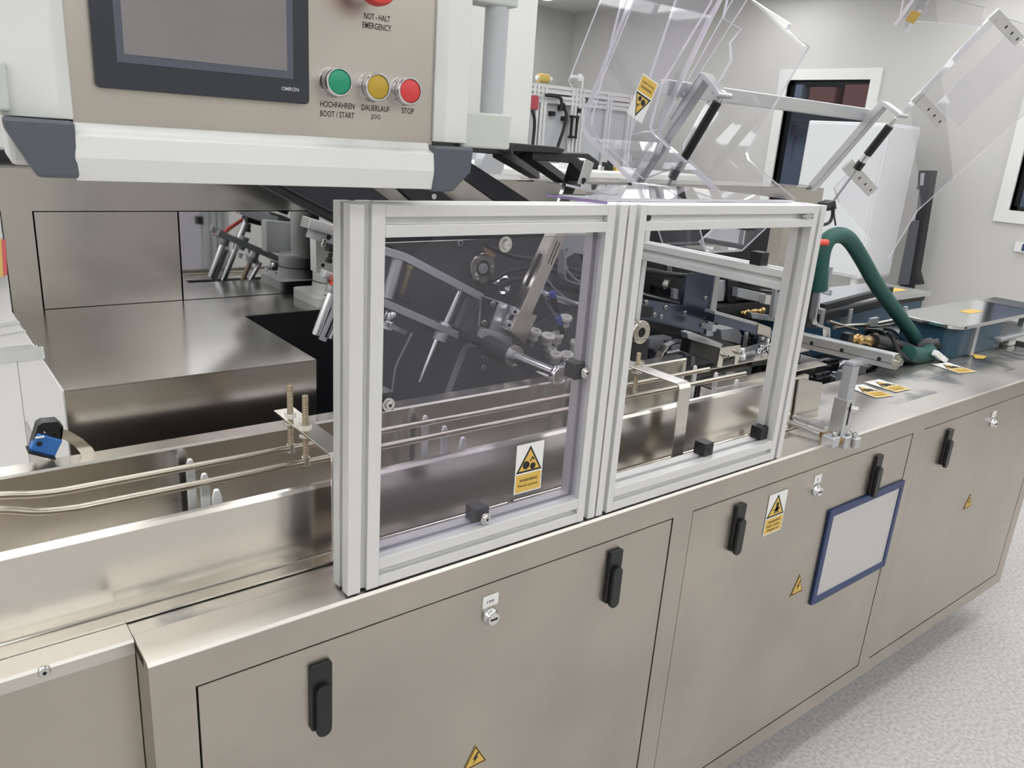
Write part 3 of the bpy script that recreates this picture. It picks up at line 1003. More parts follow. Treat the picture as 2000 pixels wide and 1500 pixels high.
mb.box(HX0 + 0.002, 0.2165, AY, AY + 0.02, DZ, 1.2805)
mb.build('arch_leg', 'steel_dark', hs)
MB().prism([(HX0 - 0.002, 0.4065, ZT), (HX0 - 0.002, 0.4065, DZ - 0.001), (HX0 - 0.002, AY, DZ - 0.001), (HX0 - 0.002, AY + 0.001, 1.359), (HX0 - 0.002, 1.7, 1.359), (HX0 - 0.002, 1.7, ZT)], (0.002, 0, 0)).build('side_panel', 'white_gloss', hs)
for q, mt in ((((-30, 462), (3, 465), (7, 541), (-30, 544)), 'label_yellow'), (((3, 468), (11, 468), (15, 536), (7, 539)), 'red')):
    mb = MB()
    mb.prism([at(x, y, X=HX0 - 0.0022) for x, y in q], (-0.0005, 0, 0))
    mb.build('colour_sign', mt, hs)
mb = MB()
sx = lambda x, y: at(x, y, X=HX0 - 0.002)
for q in (((-40, 698), (84, 676), (88, 700), (-40, 716)), ((-40, 688), (72, 674), (74, 677), (-40, 692)), ((-40, 640), (36, 627), (40, 632), (-40, 648)), ((-40, 662), (50, 645), (51, 647), (-40, 664)), ((-40, 682), (66, 672), (67, 674), (-40, 685))):
    mb.prism([sx(*p) for p in q], (-0.002, 0, 0))
mb.build('reflection_band', 'grey_handle', hs)  # ledge reflections on the side face, put in as thin grey strips
mb = MB()
mb.box(HX0 - 0.0025, HX0 - 0.0018, 0.931, 0.9335, ZT, 1.0)
mb.build('panel_seam', 'grey_corner', hs)
MB().box(0.2195, 0.4765, AY + 0.001, AY + 0.02, DZ + 0.001, 1.2785).build('arch_panel', 'steel_dark', hs)
MB().box(0.4795, 0.96, AY + 0.0, AY + 0.02, DZ + 0.001, 1.2785).build('mirror_panel', 'mirror', hs)
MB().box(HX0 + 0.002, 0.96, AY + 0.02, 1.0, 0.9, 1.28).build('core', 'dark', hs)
bm_ = MB()
bm_.prism([(HX0, AY, 1.2805), (HX0, AY, 1.3575), (HX0, AY + 0.003, 1.3605), (HX0, 1.15, 1.3605), (HX0, 1.15, 1.2805)], (2.87 - HX0, 0, 0))
bm_.box(2.75, 2.87, 1.0, 1.15, 0.1, 1.28)
solo('rear_beam', bm_, 'steel_dark', 'long stainless box beam along the back carrying the lifted guards', 'beam')
solo('cap_block', MB().box(0.16, 0.24, 1.02, 1.1, 1.3605, 1.385), 'black', 'black block on the beam behind the corner of the control panel', 'block', bevel=0.002)

# white casting column on the deck beside the mirror
co = thing('column', 'white cast column on a square foot beside the mirror panel', 'column', (0.78, 0.83, DZ))
mb = MB()
fr = Frame((0.0, 0.0, DZ), (1, 0, 0), (0, 1, 0))
mb.prism([fr.p(a, b, 0) for a, b in rounded(0.708, 0.86, 0.762, 0.9, 0.014, 4)], (0, 0, 0.021))
for x, y in ((0.745, 0.79), (0.84, 0.79)):
    mb.cyl((x, y, DZ + 0.0205), (x, y, DZ + 0.0214), 0.008, 14, 1)
mb.build('foot_block', ['white_paint', 'dark'], co, 0.003)
mb = MB().lathe((0.785, 0.832, DZ + 0.02), (0, 0, 1), [(0, 0.056), (0.01, 0.053), (0.024, 0.052)], 32)
mb.lathe((0.785, 0.832, DZ + 0.024 + 0.022), (0, 0, 1), [(0, 0.0515), (0.024, 0.0515), (0.03, 0.047), (0.03, 0.0)], 32)
mb.build('collar', 'white_paint', co)
MB().cyl((0.785, 0.832, DZ + 0.0435), (0.785, 0.832, DZ + 0.0465), 0.0505, 32).build('seal_ring', 'black', co)
MB().cyl((0.8, 0.85, DZ + 0.07), (0.8, 0.85, 1.285), 0.043, 32).build('shaft', 'white_paint', co)
mb = MB()
q = [at(618, 532, Y=0.775), at(617, 470, Y=0.775), at(620, 463, Y=0.775), at(690, 470, Y=0.775), at(690, 540, Y=0.775)]
mb.prism(q, (0, 0.03, 0))
for px in ((630.5, 518), (659.5, 521)):
    p = at(*px, Y=0.775)
    mb.cyl(p, p + Vector((0, -0.0008, 0)), 0.0042, 14, 1)
mb.build('front_plate', ['white_paint', 'dark'], co, 0.002)

# gripper head above the column
gr = thing('gripper_head', 'silver pneumatic gripper head with black finger above the white column', 'gripper', at(640, 480, Y=0.72))
mb = MB()
bar(mb, (604, 436), (680, 458), 0.70, 0.022, 0.04)
mb.build('top_block', 'alu_bright', gr, 0.0015)
mb = MB()
bar(mb, (612, 455), (690, 482), 0.71, 0.024, 0.03)
p = at(642, 464, Y=0.709)
mb.cyl(p, p + Vector((0, -0.001, 0)), 0.005, 12, 1)
mb.build('cylinder_block', ['alu_grey', 'dark'], gr, 0.0015)
mb = MB()
bar(mb, (643, 484), (690, 494), 0.69, 0.016, 0.02)
rod(mb, (646, 494), (642, 513), 0.70, 0.0045)
mb.cyl(at(643, 505, Y=0.70), at(641, 513, Y=0.70), 0.0072, 14)
mb.build('stop_finger', 'black', gr, 0.001)
mb = MB()
for px in ((631, 477), (633, 470), (652, 480)):
    screw(mb, at(*px, Y=0.705), (0, -1, 0), 0.0055, 0.005)
mb.build('screw', ['zinc', 'dark'], gr)

# tilted twin arm with its guide rods
YA = 0.60
ar = thing('twin_arm', 'tilted pair of grey flat arms with chrome guide rods behind the tinted pane', 'transfer arm', at(850, 600, Y=YA))
mb = MB()
bar(mb, (670, 467), (791, 502), YA, 0.0165, 0.03)
bar(mb, (791, 502), (943, 581.5), YA, 0.0165, 0.03)
mb.build('upper_arm', 'alu_grey', ar, 0.001)
mb = MB()
bar(mb, (640, 543), (898, 656), YA, 0.016, 0.03)
mb.build('lower_arm', 'alu_grey', ar, 0.001)
for a, b, r, mt in (((777, 506), (756, 583), 0.0125, 'alu_bright'), ((803, 512), (783, 580), 0.0058, 'bronze'), ((900, 566), (868, 638), 0.0078, 'chrome'), ((857, 655), (820, 748), 0.0074, 'chrome'), ((652, 560), (616, 655), 0.0085, 'chrome')):
    mb = MB()
    ya = YA + 0.014
    p, q = at(*a, Y=ya), at(*b, Y=ya)
    d = (q - p).normalized()
    mb.lathe(p, d, [(0, 0), (0, r), ((q - p).length - 0.0015, r), ((q - p).length, r * 0.8), ((q - p).length, 0)], 20)
    if mt == 'bronze':
        mb.lathe(p + d * 0.005, d, [(0, r), (0.001, r * 1.7), (0.01, r * 1.7), (0.011, r)], 16)
    mb.build('guide_rod', mt, ar)
for a, b, r, mt in (((863, 649), (857, 665), 0.0155, 'alu_grey'), ((654, 553), (647, 573), 0.0135, 'alu_grey'), ((789, 579), (785, 588), 0.019, 'darksteel'), ((766, 608), (758, 630), 0.013, 'chrome'), ((760, 630), (756, 643), 0.02, 'chrome'), ((872, 632), (868, 640), 0.0145, 'alu_bright')):
    mb = MB()
    ya = YA + 0.014
    p, q = at(*a, Y=ya), at(*b, Y=ya)
    d, L = (q - p).normalized(), (q - p).length
    mb.lathe(p, d, [(0, 0), (0, r * 0.94), (0.001, r), (L - 0.001, r), (L, r * 0.94), (L, 0)], 24)
    mb.build('collar', mt, ar)
MY = 2 * AY - (YA + 0.014)
for a, b, r, mt in (((488, 415), (435, 548), 0.0085, 'chrome'), ((477, 462), (466, 486), 0.0145, 'alu_grey'), ((498, 484), (489, 512), 0.016, 'chrome'), ((489, 512), (474, 547), 0.0065, 'bronze'), ((508, 512), (488, 548), 0.0068, 'chrome'), ((487, 500), (484, 509), 0.026, 'alu_bright')):
    p, q = at(*a, Y=MY), at(*b, Y=MY)
    p.y = q.y = YA + 0.014
    MB().cyl(p, q, r, 20).build('guide_rod' if r < 0.01 else 'collar', mt, ar)
mb = MB()
for k in range(10):
    t = k / 9
    bar(mb, (757 + 35 * t - 1.3, 634 + 15 * t), (757 + 35 * t + 1.3, 635 + 15 * t), YA - 0.006, 0.009, 0.03)
mb.build('toothed_wheel', 'alu_bright', ar)
mb = MB()
bar(mb, (664, 587), (631, 666), YA, 0.013, 0.008)
bar(mb, (661, 600), (636.5, 659), YA - 0.0006, 0.0045, 0.002, 1)
mb.build('slotted_strip', ['alu_grey', 'dark'], ar)
mb = MB()
bar(mb, (634, 535), (656, 544), YA - 0.008, 0.014, 0.02)
mb.build('end_clamp', 'alu_bright', ar, 0.001)
mb = MB()
bar(mb, (654, 548), (672, 556), YA - 0.02, 0.02, 0.02)
mb.tube([at(668, 552, Y=YA - 0.01), at(690, 540, Y=YA - 0.02), at(720, 500, Y=YA), at(740, 440, Y=YA + 0.05)], 0.005)
mb.build('air_fitting', 'orange', ar, 0.001)
p = at(655, 548, Y=YA - 0.021)
MB().cyl(p, p - Vector((0, 0.001, 0)), 0.0055, 14).build('fitting_port', 'black', ar)
mb = MB()
for u in (0, 1):
    bar(mb, (922 + u * 14, 584 + u * 3), (897 + u * 14, 642 + u * 6), YA + 0.02, 0.008, 0.02)
bar(mb, (912, 630), (938, 644), YA - 0.002, 0.03, 0.004)
mb.build('carriage_plates', 'alu_bright', ar)

# clamp plate with the slotted upright bar
sl = thing('slotted_bar', 'upright tilted steel bar with long slots clamped to a plate by two socket screws', 'bar', at(1030, 580, Y=0.5))
YB = 0.5
mb = MB()
mb.prism([at(x, y, Y=YB + 0.03) for x, y in ((944, 578), (1006, 599), (1049, 617), (1023, 671), (1012, 668), (939, 640))], (0, 0.012, 0))
mb.build('clamp_plate', 'alu_bright', sl, 0.001)
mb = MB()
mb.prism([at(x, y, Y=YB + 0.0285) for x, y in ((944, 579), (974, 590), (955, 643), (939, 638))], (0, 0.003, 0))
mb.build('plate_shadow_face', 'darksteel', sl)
mb = MB()
A, B = at(1084, 455, Y=YB), at(1008, 657, Y=YB)
d = (B - A).normalized()
n = Vector((-d.z, 0, d.x))
wdt = 0.0125
if n.x < 0:
    n = -n
A = A - d * 0.12
mb.prism([at(x, y, Y=YB) for x, y in ((1130, 355), (1149, 370), (1098, 480), (1038, 616), (1049, 617), (1025, 673), (997, 647), (1080, 468))], (0, 0.034, 0))
mb.build('bar_body', 'steel', sl, 0.0008)
mb = MB()
L = (B - A).length
for s0, s1 in ((0.17, 0.52), (0.66, 0.9)):
    pa, pb = at(1080, 468, Y=YB), at(997, 647, Y=YB)
    c0, c1 = pa + (pb - pa) * s0, pa + (pb - pa) * s1
    mb.obox((c0 + c1) / 2 + Vector((0, 0.017, 0)), (c1 - c0) / 2, n * 0.0009, Vector((0, 0.006, 0)))
c0, c1 = at(1091, 472, Y=YB), at(1073, 516, Y=YB)
for s in (-0.0042, 0.0042):
    mb.obox((c0 + c1) / 2 + n * s - Vector((0, 0.0003, 0)), (c1 - c0) / 2, n * 0.0006, Vector((0, 0.0008, 0)))
mb.build('slot', 'dark', sl)
mb = MB()
for q in ((1003, 607), (992, 633)):
    p = at(*q, Y=YB + 0.02)
    mb.cyl(p, p + Vector((-0.002, -0.004, 0)), 0.0112, 18)
    screw(mb, p + Vector((-0.002, -0.004, 0)), (-0.45, -0.85, 0.1), 0.0082, 0.012)
mb.build('socket_screw', ['chrome', 'dark'], sl)
mb = MB()
for q in ((962, 593), (945, 630)):
    screw(mb, at(*q, Y=YB + 0.028), (0, -1, 0), 0.006, 0.002)
mb.build('plate_screw', ['zinc', 'dark'], sl)
mb = MB()
bar(mb, (944, 652), (1000, 668), YB + 0.02, 0.02, 0.02)
bar(mb, (948, 662), (996, 676), YB + 0.03, 0.012, 0.02)
mb.build('lower_foot', 'alu_grey', sl, 0.001)
mb = MB()
mb.prism([at(x, y, Y=YB + 0.06) for x, y in ((1093, 455), (1165, 455), (1163, 503), (1088, 486))], (0, 0.006, 0))
solo('bracket_plate', mb, 'alu_grey', 'flat grey bracket plate at the head of the slotted bar behind the tinted pane', 'bracket', bevel=0.001)

# grey back plate, flange bearing and shaft
YP = 0.74
bp = thing('back_plate', 'dark grey machine plate standing behind the mechanism', 'plate', (1.2, YP, 0.82))
MB().box(0.832, 2.05, YP, YP + 0.012, 0.815, 1.283).build('plate', 'darkplate', bp)
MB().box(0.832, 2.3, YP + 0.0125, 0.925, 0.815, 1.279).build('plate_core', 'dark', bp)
mb = MB()
mb.prism([at(x, y, Y=YP - 0.003) for x, y in ((757, 466), (905, 466), (912, 520), (760, 520))], (0, 0.002, 0))
mb2 = MB()
for q in ((898, 474), (946, 699), (944, 718)):
    screw(mb2, at(*q, Y=YP), (0, -1, 0), 0.0075, 0.004)
mb2.build('plate_screw', ['alu_grey', 'dark'], bp)
fb = thing('flange_bearing', 'round flange bearing with three screws on the dark back plate', 'bearing', at(940, 523, Y=YP))
p = at(940, 523, Y=YP)
MB().lathe(p, (0, -1, 0), [(0, 0.037), (0.006, 0.037), (0.0075, 0.0355), (0.0075, 0.02), (0.004, 0.02)], 40).build('flange', 'steel_dark', fb)
MB().lathe(p, (0, -1, 0), [(0.003, 0.0205), (0.0045, 0.0205), (0.0045, 0.0125)], 32).build('seal', 'rubber', fb)
MB().lathe(p, (0, -1, 0), [(0.003, 0.013), (0.0085, 0.013), (0.0085, 0.011), (0.0078, 0.0105), (0.0085, 0.009), (0.0085, 0.0)], 28).build('shaft_end', 'alu_grey', fb)
mb = MB()
for k in range(3):
    a = math.radians(125 + 120 * k)
    screw(mb, p + Vector((0.029 * math.cos(a), -0.0075, 0.029 * math.sin(a))), (0, -1, 0), 0.0035, 0.003)
mb.build('flange_screw', ['zinc', 'dark'], fb)

se = at(1096, 735, Y=0.262)
sh = thing('drive_shaft', 'polished steel shaft with a clamp ring at its end above the trough wall', 'shaft', se)
MB().cyl((se.x, 0.41, se.z), (se.x, 0.5, se.z), 0.0235, 32).build('shaft_housing', 'darksteel', sh)
MB().cyl((se.x, 0.5, se.z), (se.x, YP, se.z), 0.01, 20).build('inner_shaft', 'darksteel', sh)
MB().lathe((se.x, 0.41, se.z), (0, -1, 0), [(0, 0.0235), (0.004, 0.0235), (0.004, 0.019), (0.0015, 0.0185), (0.0015, 0.012)], 36).build('end_bearing', 'zinc', sh)
MB().cyl((se.x, 0.266, se.z), (se.x, 0.43, se.z), 0.0122, 32).build('shaft_rod', 'chrome', sh)
mb = MB()
mb.lathe((se.x, 0.262, se.z), (0, 1, 0), [(0, 0), (0, 0.0125), (-0.0005, 0.0128), (-0.0005, 0.0185), (0.001, 0.0195), (0.0135, 0.0195), (0.015, 0.0185), (0.015, 0.012)], 36)
mb.build('clamp_ring', 'chrome', sh)
mb = MB()
mb.obox((se.x + 0.018, 0.27, se.z + 0.016), (0.008, 0, 0.004), (0, 0.007, 0), (-0.003, 0, 0.008), 0)
screw(mb, (se.x + 0.016, 0.269, se.z + 0.022), (-0.15, 0, 1), 0.0052, 0.009)
mb.build('clamp_screw', ['chrome', 'dark'], sh)

# bent strip in front of the plate
mb = MB()
mb.prism([at(x, y, Y=0.62) for x, y in ((858, 800), (900, 690), (907, 678), (918, 672), (935, 672), (935, 676), (920, 677), (914, 681), (909, 692), (872, 790))], (0, 0.004, 0))
solo('bent_strip', mb, 'alu_grey', 'bent steel strip leaning on the dark plate behind the tinted pane', 'strip')
# suction cups on pins
cups = ((1088, 661, 1), (1104, 628, 1), (1069, 664, 1.1), (1074, 690, 0.9), (1106, 700, 1.1), (1084, 700, 1), (1122, 676, 0.9), (1043, 655, 1))
CUPW = ('highest of the middle row', 'topmost one under the blue fitting', 'one beside the slotted bar tip', 'lower one just above the chrome shaft', 'lowest one beside the clamp ring', 'one left of the lowest', 'rearmost one by the guard post', 'one hidden behind the clamp plate')
for i, (x, y, s) in enumerate(cups):
    p = at(x, y, Y=0.56 - 0.012 * (i % 3))
    t = thing('suction_cup', 'milky silicone suction cup, %s behind the tinted pane' % CUPW[i], 'suction cup', p, 'milky suction cups behind the tinted pane')
    r = 0.0155 * s
    ax = Vector((-0.18 + 0.06 * (i % 4), -0.25, 1)).normalized()
    MB().lathe(p, ax, [(0.004, 0.0), (0.004, r * 0.42), (0.0125, r * 0.5), (0.014, r * 0.6), (0.014, r * 0.9), (0.012, r), (0.006, r), (0.003, r * 0.7), (-0.002, r * 0.66), (-0.006, r * 0.75), (-0.011, r * 0.7), (-0.011, 0)], 24).build('cup', 'silicone', t)
    MB().cyl(p - ax * 0.028, p - ax * 0.01, 0.005, 10).build('pin', 'alu_grey', t)
mb = MB()
for (a, b, c, d) in (((1078, 574), (1120, 590), (1160, 610), (1200, 640)), ((1058, 530), (1090, 570), (1140, 600), (1190, 612)), ((1060, 556), (1068, 590), (1085, 615), (1092, 628)), ((765, 770), (772, 720), (785, 690), (805, 650)), ((1100, 480), (1110, 530), (1150, 560), (1190, 565))):
    mb.tube([at(q[0], q[1], Y=0.55) for q in (a, b, c, d)], 0.0022, 8)
solo('air_line', mb, 'pvc', 'thin clear air lines looped behind the slotted bar', 'air line')
for q0, q1, lab in (((1078, 570), (1080, 580), 'upper blue push-in fitting on a clear air line'), ((1090, 620), (1094, 632), 'lower blue push-in fitting above a suction cup')):
    mb = MB().cyl(at(*q0, Y=0.552), at(*q1, Y=0.552), 0.009, 16)
    mb.cyl(at(q1[0], q1[1], Y=0.552), at(q1[0] + 8, q1[1] + 26, Y=0.552), 0.0075, 14, 1)
    solo('air_fitting', mb, ['blue_ring', 'black'], lab, 'fitting')
mb = MB().tube([at(x, y, Y=0.58) for x, y in ((970, 560), (1010, 545), (1060, 552), (1140, 572), (1240, 590))], 0.006)
mb.tube([at(x, y, Y=0.6) for x, y in ((960, 548), (1000, 528), (1060, 525), (1150, 545), (1240, 560))], 0.006)
mb.tube([at(x, y, Y=0.61) for x, y in ((950, 480), (1000, 500), (1060, 510), (1140, 530), (1240, 530))], 0.005)
solo('cable_bundle', mb, 'rubber', 'bundle of black cables behind the slotted bar', 'cable')
mb = MB().cyl(at(1050, 570, Y=0.56), at(1230, 630, Y=0.56), 0.009, 18)
solo('cross_rod', mb, 'chrome', 'polished cross rod running off to the far side behind the suction cups', 'rod')
mb = MB().lathe(at(978, 556, Y=0.7), (0, -1, 0), [(0, 0.025), (0.01, 0.025), (0.014, 0.02), (0.01, 0.015), (0, 0.015)], 28)
solo('ring_eye', mb, 'chrome', 'chrome ring standing beside the flange bearing', 'ring')
mb = MB()
mb.strip([at(x, y, Y=0.56) for x, y in ((1108, 486), (1104, 535), (1107, 545), (1118, 550), (1180, 566))], 0.003, (0, 1, 0), 0.025)
solo('angle_strap', mb, 'alu_grey', 'bent grey strap hanging from the bracket plate', 'strap')
mb = MB()
mb.prism([at(x, y, Y=0.6) for x, y in ((1010, 662), (1080, 615), (1150, 600), (1200, 650), (1120, 700))], (0, 0.01, 0))
mb.prism([at(x, y, Y=0.63) for x, y in ((1030, 760), (1052, 722), (1076, 738), (1060, 765))], (0, 0.01, 0))
solo('carrier_plate', mb, 'darkplate', 'dark grey carrier plate behind the suction cups', 'plate')

mb = MB().prism([at(x, y, Y=0.72) for x, y in ((944, 484), (956, 480), (960, 490), (968, 497), (966, 504), (952, 498))], (0, 0.002, 0))
solo('tape_scrap', mb, principled('brown_tape', rgb(168, 132, 108), 0.7), 'small scrap of brown tape stuck above the flange bearing', 'tape')
for k, (a, b) in enumerate((((1135, 455), (1160, 520)), ((1100, 500), (1150, 470)))):
    mb = MB()
    bar(mb, a, b, 0.66, 0.02, 0.03)
    solo('link_bar', mb, ('darksteel', 'alu_grey')[k], ('dark link bar behind the head of the slotted bar', 'pale link bar crossing behind the bracket plate')[k], 'bar', bevel=0.001)
# ================================================================= mechanism inside the open frame
def boxpx(mb, pts, Y, t, mat=0):
    mb.prism([at(x, y, Y=Y) for x, y in pts], (0, t, 0), mat)


vb = thing('flange_bearing', 'round steel flange bearing on a bracket beside the middle guard post', 'bearing', at(1250, 648, Y=0.40))
p = at(1249, 648, Y=0.40)
MB().lathe(p, (0, -1, 0), [(-0.014, 0.027), (0, 0.028), (0.006, 0.028), (0.0075, 0.027), (0.0075, 0.0115), (0.003, 0.0115)], 36).build('flange', 'steel', vb)
MB().lathe(p, (0, -1, 0), [(0.003, 0.012), (0.0065, 0.012), (0.0065, 0.009), (0.0055, 0.0085), (0.0065, 0.008), (0.0065, 0.005), (0.0055, 0.0045), (0.0055, 0)], 28).build('seal', 'rubber', vb)
mb = MB()
for k in range(4):
    a = math.radians(45 + 90 * k)
    screw(mb, p + Vector((0.0215 * math.cos(a), -0.0075, 0.0215 * math.sin(a))), (0, -1, 0), 0.003, 0.002)
mb.build('flange_screw', ['zinc', 'dark'], vb)
mb = MB()
boxpx(mb, ((1236, 652), (1266, 652), (1264, 735), (1230, 735)), 0.412, 0.03)
mb.build('bearing_bracket', 'darksteel', vb)

# black hopper box with hose and eye bolt
hp = thing('black_frame_box', 'black box frame with rounded grey edge behind the sloping rail of the open guard', 'machine frame', at(1300, 580, Y=0.62))
mb = MB()
boxpx(mb, ((1225, 440), (1420, 440), (1420, 600), (1225, 575)), 0.66, 0.05)
mb.build('back_box', 'dark', hp)
mb = MB()
mb.strip([at(x, y, Y=0.58) for x, y in ((1259, 495), (1252, 560), (1255, 570), (1262, 574), (1334, 592))], 0.004, (0, 1, 0), 0.04)
mb.build('edge_strap', 'alu_grey', hp)
mb = MB()
boxpx(mb, ((1286, 560), (1322, 566), (1320, 584), (1285, 576)), 0.6, 0.03)
boxpx(mb, ((1255, 520), (1340, 532), (1340, 536), (1255, 524)), 0.6, 0.02)
boxpx(mb, ((1255, 540), (1340, 552), (1340, 555), (1255, 543)), 0.6, 0.02)
mb.build('rib', 'darksteel', hp)
mb = MB()
boxpx(mb, ((1316, 564), (1325, 565), (1323, 585), (1315, 583)), 0.59, 0.01)
mb.build('white_tab', 'grey_panel', hp)
mb = MB()
p = at(1301, 555, Y=0.59)
mb.lathe(p, (-0.5, -0.8, 0), [(-0.01, 0.014), (0.006, 0.014), (0.008, 0.011), (0.008, 0.0)], 6)
rod(mb, (1306, 518), (1307, 534), 0.6, 0.007)
boxpx(mb, ((1300, 506), (1304, 505), (1307, 516), (1312, 505), (1317, 505), (1311, 520), (1303, 520)), 0.598, 0.01)
mb.build('eye_bolt', 'zinc', hp)
mb = MB()
mb.tube([at(x, y, Y=0.55) for x, y in ((1236, 528), (1260, 527), (1300, 534), (1340, 539), (1352, 537))], 0.007)
mb.build('cable', 'rubber', hp)

# big blue-grey reflective side plate
sp = thing('side_plate', 'tall dark blue-grey side plate with screw heads seen through the open guard frame', 'plate', at(1350, 600, Y=0.52))
mb = MB()
boxpx(mb, ((1341, 538), (1396, 530), (1403, 528), (1390, 655), (1250, 622), (1246, 583), (1334, 597)), 0.52, 0.012)
mb.build('plate', 'blue_steel', sp)
mb = MB()
boxpx(mb, ((1400, 526), (1408, 527), (1393, 657), (1379, 656)), 0.515, 0.02)
mb.build('bright_edge', 'alu_bright', sp)
mb = MB()
for q in ((1261, 590), (1277, 614), (1290, 618), (1299, 600), (1337, 611), (1377, 582), (1378, 623), (1370, 635)):
    screw(mb, at(*q, Y=0.52), (0, -1, 0), 0.0055, 0.004)
mb.build('plate_screw', ['zinc', 'dark'], sp)
mb = MB()
boxpx(mb, ((1246, 596), (1278, 600), (1270, 622), (1244, 618)), 0.49, 0.02)
mb.build('slotted_block', 'darksteel', sp)

# pneumatic cylinder and blocks behind
pc = thing('pneumatic_cylinder', 'short square pneumatic cylinder with black end block above the loose leaf of cables', 'cylinder', at(1440, 570, Y=0.62))
mb = MB()
boxpx(mb, ((1422, 546), (1443, 549), (1436, 593), (1422, 590)), 0.62, 0.05)
mb.build('end_block', 'black', pc, 0.002)
mb = MB()
boxpx(mb, ((1406, 548), (1420, 547), (1414, 588), (1401, 589)), 0.63, 0.05)
mb.build('body_tube', 'alu_grey', pc, 0.002)
mb = MB()
boxpx(mb, ((1442, 562), (1496, 574), (1486, 591), (1440, 580)), 0.60, 0.04)
mb.build('square_rod', 'alu_grey', pc, 0.001)
mb = MB()
boxpx(mb, ((1486, 574), (1497, 574), (1494, 592), (1484, 592)), 0.597, 0.045)
mb.build('rod_cap', 'alu_bright', pc, 0.001)
mb = MB()
for k, dy in enumerate((0, 7, 15, 24)):
    mb.tube([at(x, y + dy, Y=0.64 + 0.01 * k) for x, y in ((1405, 528), (1440, 534), (1480, 545), (1535, 552))], 0.0065)
solo('cable_bundle', mb, 'rubber', 'black cables running under the sloping rail towards the right guard post', 'cable')

# magazine bar with bright faces
mg = thing('magazine_bar', 'bright steel magazine bar jutting forward below the pneumatic cylinder', 'bar', at(1450, 630, Y=0.5))
mb = MB()
boxpx(mb, ((1397, 613), (1508, 645), (1505, 661), (1394, 630)), 0.45, 0.03)
mb.build('bar_body', 'blue_steel', mg, 0.002)
mb = MB()
boxpx(mb, ((1398, 607), (1480, 630), (1481, 637), (1396, 614)), 0.452, 0.035)
mb.build('top_face', 'alu_bright', mg, 0.001)
mb = MB()
boxpx(mb, ((1482, 631), (1507, 640), (1505, 662), (1480, 652)), 0.446, 0.036)
mb.build('end_cap', 'steel', mg, 0.002)
mb = MB()
boxpx(mb, ((1400, 600), (1470, 590), (1515, 598), (1512, 622), (1480, 628), (1400, 606)), 0.6, 0.04)
solo('dark_shelf', mb, 'blackmat', 'flat dark shelf between the pneumatic cylinder and the magazine bar', 'shelf', bevel=0.001)
mb = MB()
for i in range(9):
    x = 1446 + i * 5
    rod(mb, (x, 612 - i * 0.6 + (i % 2) * 3), (x + 5, 610 - i * 0.6), 0.58, 0.005 + 0.002 * (i % 3), 0, 10)
solo('brass_fittings', mb, 'brass', 'row of small brass pipe fittings lying on the dark shelf', 'fitting')
mb = MB()
boxpx(mb, ((1517, 551), (1532, 553), (1524, 625), (1508, 620)), 0.52, 0.012)
screw(mb, at(1522, 567, Y=0.52), (0, -1, 0), 0.006, 0.003, 1, 1)
solo('upright_plate', mb, ['alu_grey', 'dark'], 'grey upright plate with one screw beside the right guard post', 'plate')

# rail clamp in the trough end with two screws
rc = thing('rail_clamp', 'steel clamp plate with two slotted screws at the end of the guide rail', 'clamp', at(1420, 700, Y=0.3))
mb = MB()
boxpx(mb, ((1407, 680), (1447, 674), (1447, 684), (1441, 712), (1434, 712), (1436, 695), (1413, 700), (1410, 717), (1400, 717)), 0.29, 0.004)
mb.build('clamp_plate', 'steel', rc, 0.0006)
mb = MB()
for q in ((1415, 693), (1440, 687)):
    p = at(*q, Y=0.29)
    mb.cyl(p, p + Vector((0, -0.003, 0)), 0.0075, 16)
    screw(mb, p + Vector((0, -0.003, 0)), (-0.1, -1, 0), 0.005, 0.009)
mb.build('clamp_screw', ['zinc', 'dark'], rc)
mb = MB()
boxpx(mb, ((1342, 650), (1350, 648), (1412, 672), (1408, 680), (1345, 662)), 0.34, 0.02)
mb.build('twin_rail', 'alu_bright', rc, 0.001)
mb = MB()
boxpx(mb, ((1352, 660), (1408, 680), (1402, 712), (1345, 690)), 0.36, 0.03)
boxpx(mb, ((1375, 655), (1435, 672), (1432, 690), (1372, 680)), 0.42, 0.03)
mb.build('dark_body', 'black', rc, 0.002)
mb = MB()
rod(mb, (1450, 681), (1449, 696), 0.3, 0.006)
mb.cyl(at(1449, 694, Y=0.3), at(1449, 701, Y=0.3), 0.009, 14)
mb.build('white_cap_screw', 'nylon', rc)

# bent strip and ledges round the end of the trough
mb = MB()
mb.strip([at(x, y, Y=0.42) for x, y in ((1287, 710), (1296, 688), (1306, 676), (1322, 669), (1345, 666), (1372, 663))], 0.003, (0, 1, 0), 0.02)
solo('bent_strip', mb, 'steel', 'curved steel strip behind the far end of the trough back wall', 'strip')
mb = MB()
for z0, y0, x0, x1 in ((0.955, 0.36, 1.42, 2.0), (0.93, 0.30, 1.50, 2.0)):
    mb.box(x0, x1, y0, y0 + 0.035, z0, z0 + 0.003)
    mb.box(x0, x1, y0 + 0.032, y0 + 0.035, z0 - 0.03, z0)
solo('ledge', mb, 'steel', 'stepped steel ledges past the end of the trough', 'ledge')
mb = MB()
for (x0, x1, y0, y1, z0, z1) in ((1.75, 1.95, 0.5, 0.62, 0.815, 0.92), (1.7, 1.78, 0.42, 0.5, 0.815, 0.9), (1.62, 1.72, 0.55, 0.65, 0.815, 0.96)):
    mb.box(x0, x1, y0, y1, z0, z1)
solo('gear_housing', mb, 'alu_grey', 'low grey gear housing beyond the trough behind the right guard post', 'housing', bevel=0.002)
ba = thing('support_assembly', 'cluster of small grey and black supports standing beyond the end of the trough', 'supports', (1.7, 0.55, 0.815))
rng = random.Random(9)
